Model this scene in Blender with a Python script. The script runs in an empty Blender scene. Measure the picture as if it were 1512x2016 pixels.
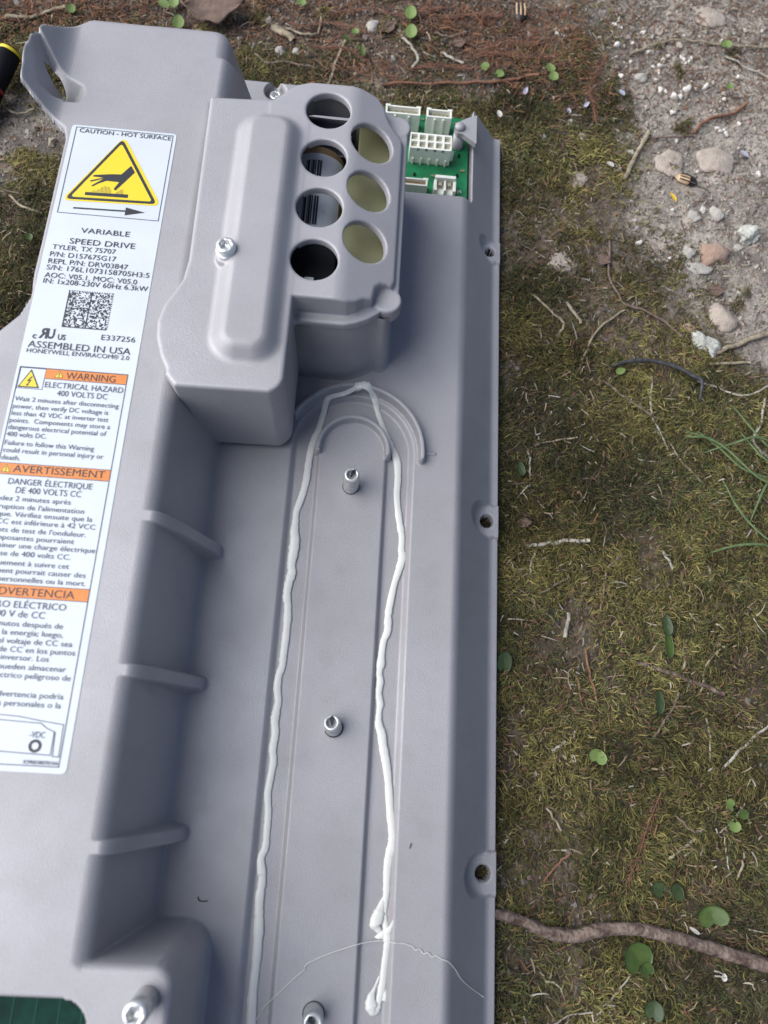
import bpy, bmesh, math, random
import numpy as np
from mathutils import Vector, Matrix
R_ = math.radians
MM = 0.001
rng = np.random.default_rng(7)
random.seed(7)
sc = bpy.context.scene
col = sc.collection

# ------------------------------------------------------------------ camera
FPX, CX, CY, CAMZ = 1455.0, 756.0, 1008.0, 440.0
ax = np.array([1, -.071, (254 - 4558 * .071) / 1455]); ax /= np.linalg.norm(ax)
ay = np.array([254, 4558, -1455.]); ay /= np.linalg.norm(ay)
az = np.cross(ax, ay)
RC = np.stack([ax, ay, az], 1)                 # world vector -> camera vector
cam = bpy.data.cameras.new('camera'); cam_ob = bpy.data.objects.new('camera', cam); col.objects.link(cam_ob)
cam.sensor_fit = 'HORIZONTAL'; cam.sensor_width = 36; cam.lens = 36 * FPX / 1512
cam.clip_start = .02; cam.clip_end = 200
cam.dof.use_dof = True; cam.dof.focus_distance = .435; cam.dof.aperture_fstop = 10.5
m4 = Matrix([[*RC.T[i], 0] for i in range(3)] + [[0, 0, 0, 1]])
m4.translation = Vector((0, 0, CAMZ * MM)); cam_ob.matrix_world = m4
sc.camera = cam_ob
# ------------------------------------------------------------------ sky, sun, exposure
SUN_AZ, SUN_EL = R_(272), R_(44)               # azimuth clockwise from +Y: soft light from the left
w = bpy.data.worlds.new('World'); sc.world = w; w.use_nodes = True
nt = w.node_tree; nt.nodes.clear()
sky = nt.nodes.new('ShaderNodeTexSky'); sky.sky_type = 'NISHITA'; sky.sun_disc = False
sky.air_density = .45; sky.dust_density = 2.2; sky.ozone_density = 0; sky.sun_elevation = SUN_EL; sky.sun_rotation = SUN_AZ
bg = nt.nodes.new('ShaderNodeBackground'); bg.inputs[1].default_value = .05
wo = nt.nodes.new('ShaderNodeOutputWorld')
nt.links.new(sky.outputs[0], bg.inputs[0]); nt.links.new(bg.outputs[0], wo.inputs[0])
sl = bpy.data.lights.new('sun', 'SUN'); sl.energy = 1.5; sl.angle = R_(74); sl.color = (.85, .92, 1)
so = bpy.data.objects.new('sun', sl); col.objects.link(so)
sd = Vector((math.sin(SUN_AZ) * math.cos(SUN_EL), math.cos(SUN_AZ) * math.cos(SUN_EL), math.sin(SUN_EL)))
so.rotation_euler = sd.to_track_quat('Z', 'Y').to_euler(); so.location = sd * 3
sc.view_settings.view_transform = 'Standard'; sc.view_settings.look = 'None'
sc.view_settings.exposure = 1.68; sc.view_settings.gamma = 1

# ------------------------------------------------------------------ helpers
def at(u, v, z):
    "point of the place (mm) at height z seen at photo pixel u, v"
    d = RC.T @ np.array([(u - CX) / FPX, -(v - CY) / FPX, -1.])
    t = (z - CAMZ) / d[2]
    return np.array([d[0] * t, d[1] * t, z])
def z4(x, y, z=104.): return at(x / 3.78, 230 + y / 3.78, z)
def z5(x, y, z=104.): return at(x / 3.78, 700 + y / 3.78, z)
def z6(x, y, z=104.): return at(x / 3.78, 1130 + y / 3.78, z)

def lattice(seed, n=256): return np.random.default_rng(seed).random((n, n))
_lat = {}
def vnoise(x, y, s, seed=0):
    L = _lat.setdefault(seed, lattice(seed)); n = L.shape[0]
    X = np.asarray(x) / s; Y = np.asarray(y) / s
    i = np.floor(X).astype(int); j = np.floor(Y).astype(int); fx = X - i; fy = Y - j
    fx = fx * fx * (3 - 2 * fx); fy = fy * fy * (3 - 2 * fy)
    i0, i1, j0, j1 = i % n, (i + 1) % n, j % n, (j + 1) % n
    return (L[i0, j0] * (1 - fx) + L[i1, j0] * fx) * (1 - fy) + (L[i0, j1] * (1 - fx) + L[i1, j1] * fx) * fy
def fbm(x, y, s, o=4, seed=0):
    t = 0; a = .5
    for k in range(o): t = t + a * (vnoise(x, y, s, seed + k) - .5); s *= .5; a *= .5
    return t
def sstep(a, b, x): t = np.clip((x - a) / (b - a), 0, 1); return t * t * (3 - 2 * t)
def smax(a, b, k): h = np.maximum(k - np.abs(a - b), 0) / k; return np.maximum(a, b) + h * h * k * .25
def smin(a, b, k): return -smax(-a, -b, k)
def ramp(d, r): return np.where(d < -r, 0, np.where(d > r, d, (d + r) ** 2 / (4 * r)))
def cdrop(d, R, k):
    "drop below a face at distance d past the start of a round edge of radius R that runs into a wall of slope k"
    c = 1 / math.sqrt(1 + k * k); x0 = R * k * c
    return np.where(d < 0, 0, np.where(d > x0, R - R * c + k * (d - x0), R - np.sqrt(np.maximum(R * R - np.clip(d, 0, x0) ** 2, 0))))
def rbox(x, y, x0, x1, y0, y1, r):
    qx = np.abs(x - (x0 + x1) / 2) - (x1 - x0) / 2 + r; qy = np.abs(y - (y0 + y1) / 2) - (y1 - y0) / 2 + r
    return np.hypot(np.maximum(qx, 0), np.maximum(qy, 0)) + np.minimum(np.maximum(qx, qy), 0) - r
def polysdf(x, y, P):
    d = np.full(np.shape(x), 1e9); s = np.ones(np.shape(x))
    n = len(P)
    for i in range(n):
        ax_, ay_ = P[i]; bx, by = P[i - 1]
        ex, ey = bx - ax_, by - ay_; wx, wy = x - ax_, y - ay_
        t = np.clip((wx * ex + wy * ey) / (ex * ex + ey * ey), 0, 1)
        d = np.minimum(d, (wx - ex * t) ** 2 + (wy - ey * t) ** 2)
        c1 = y >= ay_; c2 = y < by; c3 = ex * wy > ey * wx
        flip = (c1 & c2 & c3) | (~c1 & ~c2 & ~c3)
        s = np.where(flip, -s, s)
    return s * np.sqrt(d)

def np_mesh(name, V, F, smooth=True):
    "V (n,3) in mm, F (m,k) constant k"
    me = bpy.data.meshes.new(name); V = np.asarray(V, np.float32) * MM; F = np.asarray(F, np.int32)
    me.vertices.add(len(V)); me.vertices.foreach_set('co', V.ravel())
    k = F.shape[1]; me.loops.add(F.size); me.loops.foreach_set('vertex_index', F.ravel())
    me.polygons.add(len(F)); me.polygons.foreach_set('loop_start', np.arange(0, F.size, k, dtype=np.int32))
    me.polygons.foreach_set('loop_total', np.full(len(F), k, np.int32))
    me.update(calc_edges=True); me.validate()
    me.polygons.foreach_set('use_smooth', np.full(len(me.polygons), smooth))
    return me
def link(name, me, mat=None, parent=None, **tags):
    o = bpy.data.objects.new(name, me); col.objects.link(o)
    if mat and not me.materials: me.materials.append(mat)
    if parent: o.parent = parent
    for k, v in tags.items(): o[k] = v
    return o
def empty(name, loc, label, cat, group=None):
    o = bpy.data.objects.new(name, None); col.objects.link(o); o.location = Vector(loc) * MM; o.empty_display_size = .01
    o['label'] = label; o['category'] = cat
    if group: o['group'] = group
    return o
def py_mesh(name, V, F, smooth=False):
    me = bpy.data.meshes.new(name); me.from_pydata([tuple(np.asarray(v) * MM) for v in V], [], F); me.update()
    for p in me.polygons: p.use_smooth = smooth
    return me
def boxes(name, B, bev=0):
    bm = bmesh.new()
    for x0, x1, y0, y1, z0, z1 in B:
        g = bmesh.ops.create_cube(bm, size=1)
        for v in g['verts']:
            v.co = Vector(((x0 + x1) / 2 + v.co.x * (x1 - x0), (y0 + y1) / 2 + v.co.y * (y1 - y0), (z0 + z1) / 2 + v.co.z * (z1 - z0))) * MM
    if bev: bmesh.ops.bevel(bm, geom=bm.edges[:], offset=bev * MM, segments=2, affect='EDGES', profile=.6)
    me = bpy.data.meshes.new(name); bm.to_mesh(me); bm.free()
    if bev:
        for p in me.polygons: p.use_smooth = False
    return me
def lathe(name, prof, n=32, lobes=None, flat=False):
    "profile of (r, z[, lobe depth]) revolved round z"
    V, F = [], []
    for p in prof:
        r, z = p[0], p[1]; lo = p[2] if len(p) > 2 else 0
        for k in range(n):
            a = 2 * math.pi * k / n; rr = r * (1 + lo * math.cos(6 * a))
            V.append((rr * math.cos(a), rr * math.sin(a), z))
    for i in range(len(prof) - 1):
        for k in range(n): F.append((i * n + k, i * n + (k + 1) % n, (i + 1) * n + (k + 1) % n, (i + 1) * n + k))
    F.append(tuple(range(n))[::-1]); F.append(tuple((len(prof) - 1) * n + k for k in range(n)))
    return py_mesh(name, V, F, not flat)
def catmull(P, n=6):
    P = [np.asarray(p, float) for p in P]; Q = [2 * P[0] - P[1]] + P + [2 * P[-1] - P[-2]]; out = []
    for i in range(1, len(Q) - 2):
        a, b, c, d = Q[i - 1:i + 3]
        for k in range(n):
            t = k / n
            out.append(.5 * (2 * b + (c - a) * t + (2 * a - 5 * b + 4 * c - d) * t * t + (3 * b - a - 3 * c + d) * t ** 3))
    out.append(P[-1]); return np.array(out)
def tube(name, P, rad, n=8, flat=1., rough=0, seed=0):
    "swept tube; P (m,3), rad (m,) ; flat squashes it vertically"
    P = np.asarray(P, float); m = len(P); rad = np.broadcast_to(rad, (m,)).astype(float)
    rg = np.random.default_rng(seed)
    T = np.gradient(P, axis=0); T /= np.linalg.norm(T, axis=1)[:, None] + 1e-9
    S = np.cross(T, [0, 0, 1.]); S /= np.linalg.norm(S, axis=1)[:, None] + 1e-6
    U = np.cross(S, T)
    a = np.arange(n) * 2 * math.pi / n
    rr = rad[:, None] * (1 + rough * (rg.random((m, n)) - .5))
    V = P[:, None] + S[:, None] * (np.cos(a) * rr)[..., None] + U[:, None] * (np.sin(a) * rr * flat)[..., None]
    V = V.reshape(-1, 3); F = []
    for i in range(m - 1):
        for k in range(n): F.append((i * n + k, i * n + (k + 1) % n, (i + 1) * n + (k + 1) % n, (i + 1) * n + k))
    F.append(tuple(range(n))); F.append(tuple((m - 1) * n + k for k in range(n))[::-1])
    return py_mesh(name, V, F, True)
def prism(name, P, z0, z1, smooth=False):
    n = len(P); V = [(x, y, z0) for x, y in P] + [(x, y, z1) for x, y in P]
    F = [tuple(range(n))[::-1], tuple(range(n, 2 * n))] + [(i, (i + 1) % n, n + (i + 1) % n, n + i) for i in range(n)]
    return py_mesh(name, V, F, smooth)
def roundpoly(P, r, n=5):
    P = [np.asarray(p[:2], float) for p in P]; out = []
    for i in range(len(P)):
        a, b, c = P[i - 1], P[i], P[(i + 1) % len(P)]
        u = (a - b) / np.linalg.norm(a - b); v = (c - b) / np.linalg.norm(c - b)
        for k in range(n + 1):
            t = k / n; out.append(tuple((1 - t) ** 2 * (b + u * r) + 2 * t * (1 - t) * b + t * t * (b + v * r)))
    return out

def nets(Fv, xs, ys, zs):
    "surface nets of a sampled field on a tensor grid"
    S = Fv < 0; nx, ny, nz = Fv.shape
    c = np.zeros((nx - 1, ny - 1, nz - 1), np.uint8)
    offs = [(i, j, k) for i in (0, 1) for j in (0, 1) for k in (0, 1)]
    for i, j, k in offs: c += S[i:nx - 1 + i, j:ny - 1 + j, k:nz - 1 + k]
    I, J, K = np.nonzero((c > 0) & (c < 8))
    idx = np.full(c.shape, -1, np.int32); idx[I, J, K] = np.arange(len(I))
    acc = np.zeros((len(I), 3)); cnt = np.zeros(len(I))
    for a in offs:
        for ax_ in range(3):
            if a[ax_]: continue
            b = list(a); b[ax_] = 1
            fa = Fv[I + a[0], J + a[1], K + a[2]]; fb = Fv[I + b[0], J + b[1], K + b[2]]
            m = (fa < 0) != (fb < 0); t = np.where(m, fa / np.where(m, fa - fb, 1), 0)
            p = [a[0] + 0. * t, a[1] + 0. * t, a[2] + 0. * t]; p[ax_] = t
            acc += np.stack(p, 1) * m[:, None]; cnt += m
    acc /= cnt[:, None]
    V = np.stack([xs[I] + acc[:, 0] * (xs[1] - xs[0]), ys[J] + acc[:, 1] * (ys[1] - ys[0]), zs[K] + acc[:, 2] * (zs[1] - zs[0])], 1)
    Q = []
    def emit(A, B, q):
        m = A != B; i, j, k = np.nonzero(m); flip = B[i, j, k]
        f = np.stack([q(i, j, k, 0), q(i, j, k, 1), q(i, j, k, 2), q(i, j, k, 3)], 1)
        f = f[(f >= 0).all(1) if len(f) else slice(0)] if False else np.where(flip[:, None], f[:, ::-1], f)
        Q.append(f)
    r4 = [(-1, -1), (0, -1), (0, 0), (-1, 0)]
    emit(S[:-1, 1:-1, 1:-1], S[1:, 1:-1, 1:-1], lambda i, j, k, t: idx[i, j + 1 + r4[t][0], k + 1 + r4[t][1]])
    emit(S[1:-1, :-1, 1:-1], S[1:-1, 1:, 1:-1], lambda i, j, k, t: idx[i + 1 + r4[t][1], j, k + 1 + r4[t][0]])
    emit(S[1:-1, 1:-1, :-1], S[1:-1, 1:-1, 1:], lambda i, j, k, t: idx[i + 1 + r4[t][0], j + 1 + r4[t][1], k])
    return V, np.concatenate(Q)

# ------------------------------------------------------------------ materials
def mat(name, c, rough=.5, metal=0, var=0, vscale=60, bump=0, bscale=800, c2=None, attr=None, rvar=0, coat=0, detail=4, spec=.5, grain=0):
    m = bpy.data.materials.new(name); m.use_nodes = True; t = m.node_tree; b = t.nodes['Principled BSDF']
    b.inputs['Roughness'].default_value = rough; b.inputs['Metallic'].default_value = metal
    b.inputs['Specular IOR Level'].default_value = spec
    if coat: b.inputs['Coat Weight'].default_value = coat
    c = (*c, 1); b.inputs['Base Color'].default_value = c
    tc = t.nodes.new('ShaderNodeTexCoord'); L = t.links.new
    src = None
    if attr:
        a = t.nodes.new('ShaderNodeAttribute'); a.attribute_name = attr; src = a.outputs['Color']
    if var or c2:
        n = t.nodes.new('ShaderNodeTexNoise'); n.inputs['Scale'].default_value = vscale; n.inputs['Detail'].default_value = detail
        L(tc.outputs['Object'], n.inputs['Vector'])
        mx = t.nodes.new('ShaderNodeMix'); mx.data_type = 'RGBA'
        r = t.nodes.new('ShaderNodeMapRange'); r.inputs[1].default_value = .35; r.inputs[2].default_value = .65
        L(n.outputs['Fac'], r.inputs[0]); L(r.outputs[0], mx.inputs[0])
        if src:
            mx.blend_type = 'MULTIPLY'; L(src, mx.inputs[6]); mx.inputs[7].default_value = (1 - var,) * 3 + (1,)
        else:
            mx.inputs[6].default_value = c; mx.inputs[7].default_value = (*c2, 1) if c2 else (*[q * (1 - var) for q in c[:3]], 1)
        src = mx.outputs[2]
        if rvar:
            r2 = t.nodes.new('ShaderNodeMapRange'); r2.inputs[1].default_value = .3; r2.inputs[2].default_value = .7
            r2.inputs[3].default_value = rough - rvar; r2.inputs[4].default_value = rough + rvar
            L(n.outputs['Fac'], r2.inputs[0]); L(r2.outputs[0], b.inputs['Roughness'])
    if grain:
        for sc_, amt, lo_, hi_ in ((1300, grain, .3, .7), (9, grain * 1.3, .4, .72), (70, grain * .5, .52, .7)):
            n3 = t.nodes.new('ShaderNodeTexNoise'); n3.inputs['Scale'].default_value = sc_; n3.inputs['Detail'].default_value = 6; n3.inputs['Roughness'].default_value = .65
            L(tc.outputs['Object'], n3.inputs['Vector'])
            r3 = t.nodes.new('ShaderNodeMapRange'); r3.inputs[1].default_value = lo_; r3.inputs[2].default_value = hi_; L(n3.outputs['Fac'], r3.inputs[0])
            m3 = t.nodes.new('ShaderNodeMix'); m3.data_type = 'RGBA'; m3.blend_type = 'MULTIPLY'; L(r3.outputs[0], m3.inputs[0]); L(src, m3.inputs[6]); m3.inputs[7].default_value = (1 - amt, 1 - amt * 1.05, 1 - amt * 1.15, 1)
            src = m3.outputs[2]
    if src: L(src, b.inputs['Base Color'])
    if bump:
        n2 = t.nodes.new('ShaderNodeTexNoise'); n2.inputs['Scale'].default_value = bscale; n2.inputs['Detail'].default_value = 3
        L(tc.outputs['Object'], n2.inputs['Vector'])
        bp = t.nodes.new('ShaderNodeBump'); bp.inputs['Strength'].default_value = bump; bp.inputs['Distance'].default_value = .001
        L(n2.outputs['Fac'], bp.inputs['Height']); L(bp.outputs[0], b.inputs['Normal'])
    return m
M = {}
M['cast'] = mat('cast_aluminium', (.40, .38, .385), .48, .15, var=.05, vscale=22, bump=.22, bscale=1500, rvar=.08, grain=.10)
M['cover'] = mat('cast_cover', (.41, .39, .395), .45, .15, var=.05, vscale=26, bump=.2, bscale=1700, rvar=.08, grain=.09)
M['steel'] = mat('zinc_steel', (.74, .73, .70), .3, .55, var=.25, vscale=300)
M['slot_and_shadow'] = mat('dark_slot_and_shadow', (.02, .02, .025), .4, .5)  # near-black for driver slots and the shadow rings at the stud feet
M['paper'] = mat('sticker_white', (.62, .64, .66), .35, 0, var=.05, vscale=40)
M['ink'] = mat('ink_black', (.018, .018, .022), .45)
M['ink2'] = mat('ink_grey', (.05, .055, .08), .5)
M['orange'] = mat('ink_orange', (.72, .22, .035), .45, var=.08, vscale=200)
M['yellow'] = mat('ink_yellow', (.80, .58, .015), .42)
M['seal'] = mat('sealant', (.72, .70, .635), .34, 0, var=.05, vscale=90)
M['pcb'] = mat('circuit_board', (.006, .13, .045), .4, 0, c2=(.012, .19, .07), vscale=130)
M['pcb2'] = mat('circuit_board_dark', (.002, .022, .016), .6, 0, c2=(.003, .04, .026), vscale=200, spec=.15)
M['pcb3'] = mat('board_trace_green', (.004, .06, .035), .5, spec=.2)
M['silk'] = mat('silkscreen', (.7, .75, .7), .5)
M['ivory'] = mat('ivory_nylon', (.80, .79, .69), .45, var=.06, vscale=200)
M['ivory_shade'] = mat('ivory_recess_shade', (.36, .34, .24), .6)  # darker copy of the ivory: recess shade put into the colour
M['pin'] = mat('brass_pin', (.5, .42, .25), .35, 1)
M['black'] = mat('black_plastic', (.006, .006, .008), .6, spec=.2)
M['khaki'] = mat('capacitor_resin', (.19, .185, .095), .5, c2=(.22, .21, .11), vscale=60)
M['coil'] = mat('coil_tape', (.27, .17, .08), .45, c2=(.33, .22, .11), vscale=90)
M['darkmetal'] = mat('dark_busbar', (.10, .10, .13), .3, .6)
M['soil'] = mat('soil', (.2, .18, .16), .95, attr='Col', var=.45, vscale=330, bump=.9, bscale=600, detail=8, spec=.15)
M['moss'] = mat('moss', (.1, .1, .03), .8, attr='Col', spec=.15)
M['litter'] = mat('litter', (.3, .25, .18), .85, attr='Col', spec=.2)
M['crumb'] = mat('crumbs', (.25, .22, .2), .95, attr='Col', spec=.15)
M['straw'] = mat('straw_pale', (.36, .30, .20), .75, c2=(.19, .14, .09), vscale=250)
M['straw_w'] = mat('straw_bleached', (.42, .38, .31), .8, c2=(.24, .20, .15), vscale=260)
M['twig'] = mat('twig_brown', (.13, .085, .06), .85, c2=(.21, .15, .115), vscale=300, bump=.5, bscale=900)
M['twig_red'] = mat('twig_russet', (.17, .075, .04), .85, c2=(.24, .12, .07), vscale=300)
M['bark'] = mat('bark', (.07, .04, .03), .9, c2=(.24, .175, .135), vscale=210, bump=1.6, bscale=420, detail=7)
M['cable'] = mat('slate_stem', (.035, .033, .033), .6, c2=(.075, .07, .07), vscale=300)
M['leaf'] = mat('leaf_green', (.042, .072, .012), .5, c2=(.07, .105, .02), vscale=180)
M['leaf_l'] = mat('leaf_pale_green', (.13, .19, .045), .55, c2=(.18, .235, .07), vscale=180)
M['leaf_d'] = mat('leaf_deep_green', (.028, .046, .013), .5, c2=(.045, .066, .02), vscale=300)
M['grass'] = mat('grass_blade', (.075, .12, .04), .6, c2=(.13, .18, .07), vscale=200)
M['dryleaf'] = mat('dry_leaf', (.17, .11, .08), .8, c2=(.11, .07, .05), vscale=160, bump=.6, bscale=300)
M['frond'] = mat('cedar_frond', (.20, .085, .045), .8, c2=(.12, .052, .032), vscale=250)
M['stone_t'] = mat('stone_tan', (.44, .36, .29), .9, c2=(.33, .27, .22), vscale=180, bump=.8, bscale=500)
M['stone_g'] = mat('stone_grey', (.33, .30, .26), .9, c2=(.44, .40, .34), vscale=180, bump=.8, bscale=500)
M['stone_b'] = mat('stone_brown', (.29, .18, .13), .9, c2=(.38, .27, .20), vscale=150, bump=.8, bscale=500)
M['chalk'] = mat('chalk_lump', (.52, .51, .44), .95, c2=(.30, .29, .25), vscale=330, bump=1, bscale=700)
M['granule'] = mat('white_granule', (.66, .61, .54), .85, c2=(.46, .41, .35), vscale=500)
M['seed_l'] = mat('seed_husk', (.5, .33, .18), .5, c2=(.62, .45, .28), vscale=300)
M['seed_d'] = mat('seed_dark', (.03, .02, .015), .5)
M['petal'] = mat('yellow_petal', (.7, .45, .03), .6)
M['petal_v'] = mat('pale_petal', (.40, .38, .44), .7)
M['tool_y'] = mat('tool_yellow', (.75, .58, .02), .4)
M['tool_r'] = mat('tool_red', (.35, .02, .02), .4)

# ------------------------------------------------------------------ ground
def bare_sd(x, y):
    "negative where the soil lies bare (top right of the place)"
    P = [at(u, v, 0)[:2] for u, v in [(1120, -250), (1150, 120), (1235, 330), (1300, 500), (1400, 610), (1600, 700), (2100, 700), (2100, -250)]]
    a = polysdf(x, y, P)
    P2 = [at(u, v, 0)[:2] for u, v in [(-300, -300), (1200, -300), (1150, 120), (930, 125), (700, 130), (520, 120), (300, 65), (-300, 60)]]
    b = polysdf(x, y, P2) + 6
    P3 = [at(u, v, 0)[:2] for u, v in [(-200, 170), (150, 170), (150, 320), (-200, 340)]]
    c = polysdf(x, y, P3) + 2
    return np.minimum(np.minimum(a, b), c)
def moss_mask(x, y):
    d = bare_sd(x, y) + fbm(x, y, 70, 6, 11) * 110
    m = sstep(-22, 34, d)
    thin = sstep(190, 350, y) * sstep(60, 100, x) * sstep(-.10, .14, fbm(x, y, 38, 5, 191))   # sparse moss beside the bare soil
    m = m * (1 - .8 * thin)
    hole = sstep(.05, .2, fbm(x, y, 42, 5, 31))                 # worn patches in the carpet
    tuft_ = sstep(.17, .27, fbm(x, y, 24, 4, 131)) * .8           # small tufts out on the soil
    return np.maximum(m * (1 - .75 * hole), tuft_ * (1 - m) * (y > 250))
def ground_h(x, y, m):
    return fbm(x, y, 90, 5, 3) * 9 + fbm(x, y, 12, 4, 5) * 3.2 * (1 - .5 * m) + m * 1.5 + fbm(x, y, 30, 3, 9) * 3 * m - 3
def axis(lo, hi, st):
    core = np.arange(lo, hi + st, st); ext = []
    s, p = st, hi
    while p < 15000: s *= 1.6; p += s; ext.append(p)
    e2 = []; s, p = st, lo
    while p > -15000: s *= 1.6; p -= s; e2.append(p)
    return np.concatenate([np.array(e2[::-1]), core, np.array(ext)])
gx, gy = axis(-340, 340, 1.9), axis(-190, 650, 1.9)
X, Y = np.meshgrid(gx, gy, indexing='ij'); mm_ = moss_mask(X, Y); Z = ground_h(X, Y, mm_)
nx, ny = X.shape
i0 = (np.arange(nx - 1)[:, None] * ny + np.arange(ny - 1)[None]).ravel()
me = np_mesh('ground', np.stack([X, Y, Z], -1).reshape(-1, 3), np.stack([i0, i0 + ny, i0 + ny + 1, i0 + 1], 1))
n1 = fbm(X, Y, 45, 5, 21)[..., None]; n2 = vnoise(X, Y, 6, 23)[..., None]
bare = np.array([.38, .325, .27]) * (1 + n1 * .8) * (.75 + .5 * n2)
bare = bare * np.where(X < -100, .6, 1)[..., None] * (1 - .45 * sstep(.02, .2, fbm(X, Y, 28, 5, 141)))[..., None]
under = np.array([.085, .066, .046]) * (1 + n1 * 1.0) * (.7 + .6 * n2)
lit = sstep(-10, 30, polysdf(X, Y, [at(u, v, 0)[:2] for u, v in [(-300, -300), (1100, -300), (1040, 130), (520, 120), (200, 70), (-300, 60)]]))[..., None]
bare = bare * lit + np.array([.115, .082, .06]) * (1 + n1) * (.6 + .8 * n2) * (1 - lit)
worn = sstep(0, 30, bare_sd(X, Y) + fbm(X, Y, 70, 6, 11) * 60)[..., None]
bare = bare * (1 - worn) + worn * np.array([.17, .125, .088]) * (1 + n1) * (.6 + .8 * n2)
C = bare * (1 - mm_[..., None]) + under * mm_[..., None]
ca = me.color_attributes.new('Col', 'FLOAT_COLOR', 'POINT')
ca.data.foreach_set('color', np.concatenate([C, np.ones_like(C[..., :1])], -1).astype(np.float32).ravel())
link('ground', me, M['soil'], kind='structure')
def gz(x, y): return float(ground_h(np.array([x]), np.array([y]), moss_mask(np.array([x]), np.array([y])))[0])

def visible_ground(n, margin=18):
    "random ground points in and a little beyond the view, not under the drive"
    x = rng.uniform(-330, 330, n * 3); y = rng.uniform(-175, 640, n * 3)
    cv = RC @ np.stack([x, y, np.full_like(x, -CAMZ)])
    u = CX + FPX * cv[0] / -cv[2]; v = CY - FPX * cv[1] / -cv[2]
    ok = (u > -170) & (u < 1680) & (v > -170) & (v < 2180)
    ok &= ~((x > -150) & (x < 88) & (y < 425)) & ~((x > -196) & (x < 0) & (y < 385) & (y > 190) & (u > 200))
    return x[ok], y[ok]
def ribbons(name, x, y, z, ang, ln, wd, lift, bend, colr, matl, seg=3, **tags):
    n = len(x); t = np.linspace(0, 1, seg + 1)
    P = np.zeros((n, seg + 1, 3)); P[:, 0] = np.stack([x, y, z], 1); a = ang.copy(); e = lift.copy()
    D = []
    for k in range(seg + 1):
        d = np.stack([np.cos(a) * np.cos(e), np.sin(a) * np.cos(e), np.sin(e)], 1); D.append(d)
        if k < seg: P[:, k + 1] = P[:, k] + d * (ln / seg)[:, None]
        a = a + bend / seg; e = e - (lift + .35) * 1.25 / seg
    V = np.zeros((n, seg * 2 + 1, 3)); 
    for k in range(seg):
        s = np.stack([-D[k][:, 1], D[k][:, 0], np.zeros(n)], 1); s /= np.linalg.norm(s, axis=1)[:, None] + 1e-9
        wk = (wd * (1 - .45 * t[k]))[:, None] * .5
        V[:, 2 * k] = P[:, k] - s * wk; V[:, 2 * k + 1] = P[:, k] + s * wk + np.array([0, 0, .12])
    V[:, -1] = P[:, -1]
    base = (np.arange(n) * (2 * seg + 1))[:, None]; F = []
    for k in range(seg - 1):
        F += [base + np.array([2 * k, 2 * k + 1, 2 * k + 3]), base + np.array([2 * k, 2 * k + 3, 2 * k + 2])]
    F.append(base + np.array([2 * seg - 2, 2 * seg - 1, 2 * seg]))
    me = np_mesh(name, V.reshape(-1, 3), np.concatenate(F))
    ca = me.color_attributes.new('Col', 'FLOAT_COLOR', 'POINT')
    cc = np.repeat(np.concatenate([colr, np.ones((n, 1))], 1)[:, None], 2 * seg + 1, 1)
    ca.data.foreach_set('color', cc.astype(np.float32).ravel())
    return link(name, me, matl, **tags)
x, y = visible_ground(175000)
mk = moss_mask(x, y); keep = rng.random(len(x)) < mk * (.45 + .9 * sstep(-.25, .2, fbm(x, y, 35, 3, 55))); x, y, mk = x[keep], y[keep], mk[keep]
n = len(x)
z = ground_h(x, y, mk) + rng.uniform(-.3, 2.6, n) * mk
ang = vnoise(x, y, 26, 61) * 9 + vnoise(x, y, 9, 62) * 4 + rng.normal(0, .7, n)
pal = np.array([[.080, .066, .018], [.125, .096, .025], [.050, .050, .016], [.170, .126, .034], [.095, .055, .024], [.045, .036, .016]])
q = fbm(x, y, 55, 4, 71) + rng.normal(0, .16, n)
ci = np.where(q > .24, 3, np.where(q > .10, 1, np.where(q > -.09, 0, np.where(q > -.22, 2, 5))))
ci = np.where(rng.random(n) < .10 + .25 * (fbm(x, y, 30, 3, 81) > .13), 4, ci)
colr = pal[ci] * (rng.uniform(.45, 1.8, n) * (1 + 1.6 * fbm(x, y, 70, 4, 151)))[:, None] * 1.12 * np.array([.93, 1.03, 1.3])
ribbons('moss', x, y, z, ang, rng.uniform(3.2, 8.5, n), rng.uniform(.42, .85, n), rng.uniform(.1, 1.15, n), rng.normal(0, 2.0, n), colr, M['moss'], 3,
        kind='stuff', label='olive green feathery moss carpet covering the soil round the drive', category='moss')
# fine litter: needles, straw scraps
x, y = visible_ground(24000)
mk = moss_mask(x, y); top = sstep(470, 520, y)
keep = rng.random(len(x)) < .25 + .75 * top - .12 * (mk < .2); x, y, mk = x[keep], y[keep], mk[keep]; n = len(x)
pal = np.array([[.34, .285, .20], [.24, .175, .115], [.16, .085, .05], [.10, .07, .055], [.20, .10, .055], [.34, .30, .25]])
pi_ = rng.choice(6, n, p=[.15, .2, .23, .2, .15, .07]); pi_ = np.where((y > 480) & (rng.random(n) < .5), rng.choice([2, 4, 3], n), pi_)
ribbons('plant_litter', x, y, ground_h(x, y, mk) + rng.uniform(1.2, 4.5, n) * (.35 + .65 * mk), rng.uniform(0, 6.3, n), np.minimum(2.5 + rng.exponential(3.4, n), 15), rng.uniform(.4, 1.1, n),
        rng.normal(0, .12, n), rng.normal(0, .7, n), pal[pi_] * rng.uniform(.7, 1.25, n)[:, None], M['litter'], 3,
        kind='stuff', label='fine dry needles and straw scraps strewn over the moss and soil', category='litter')
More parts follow.
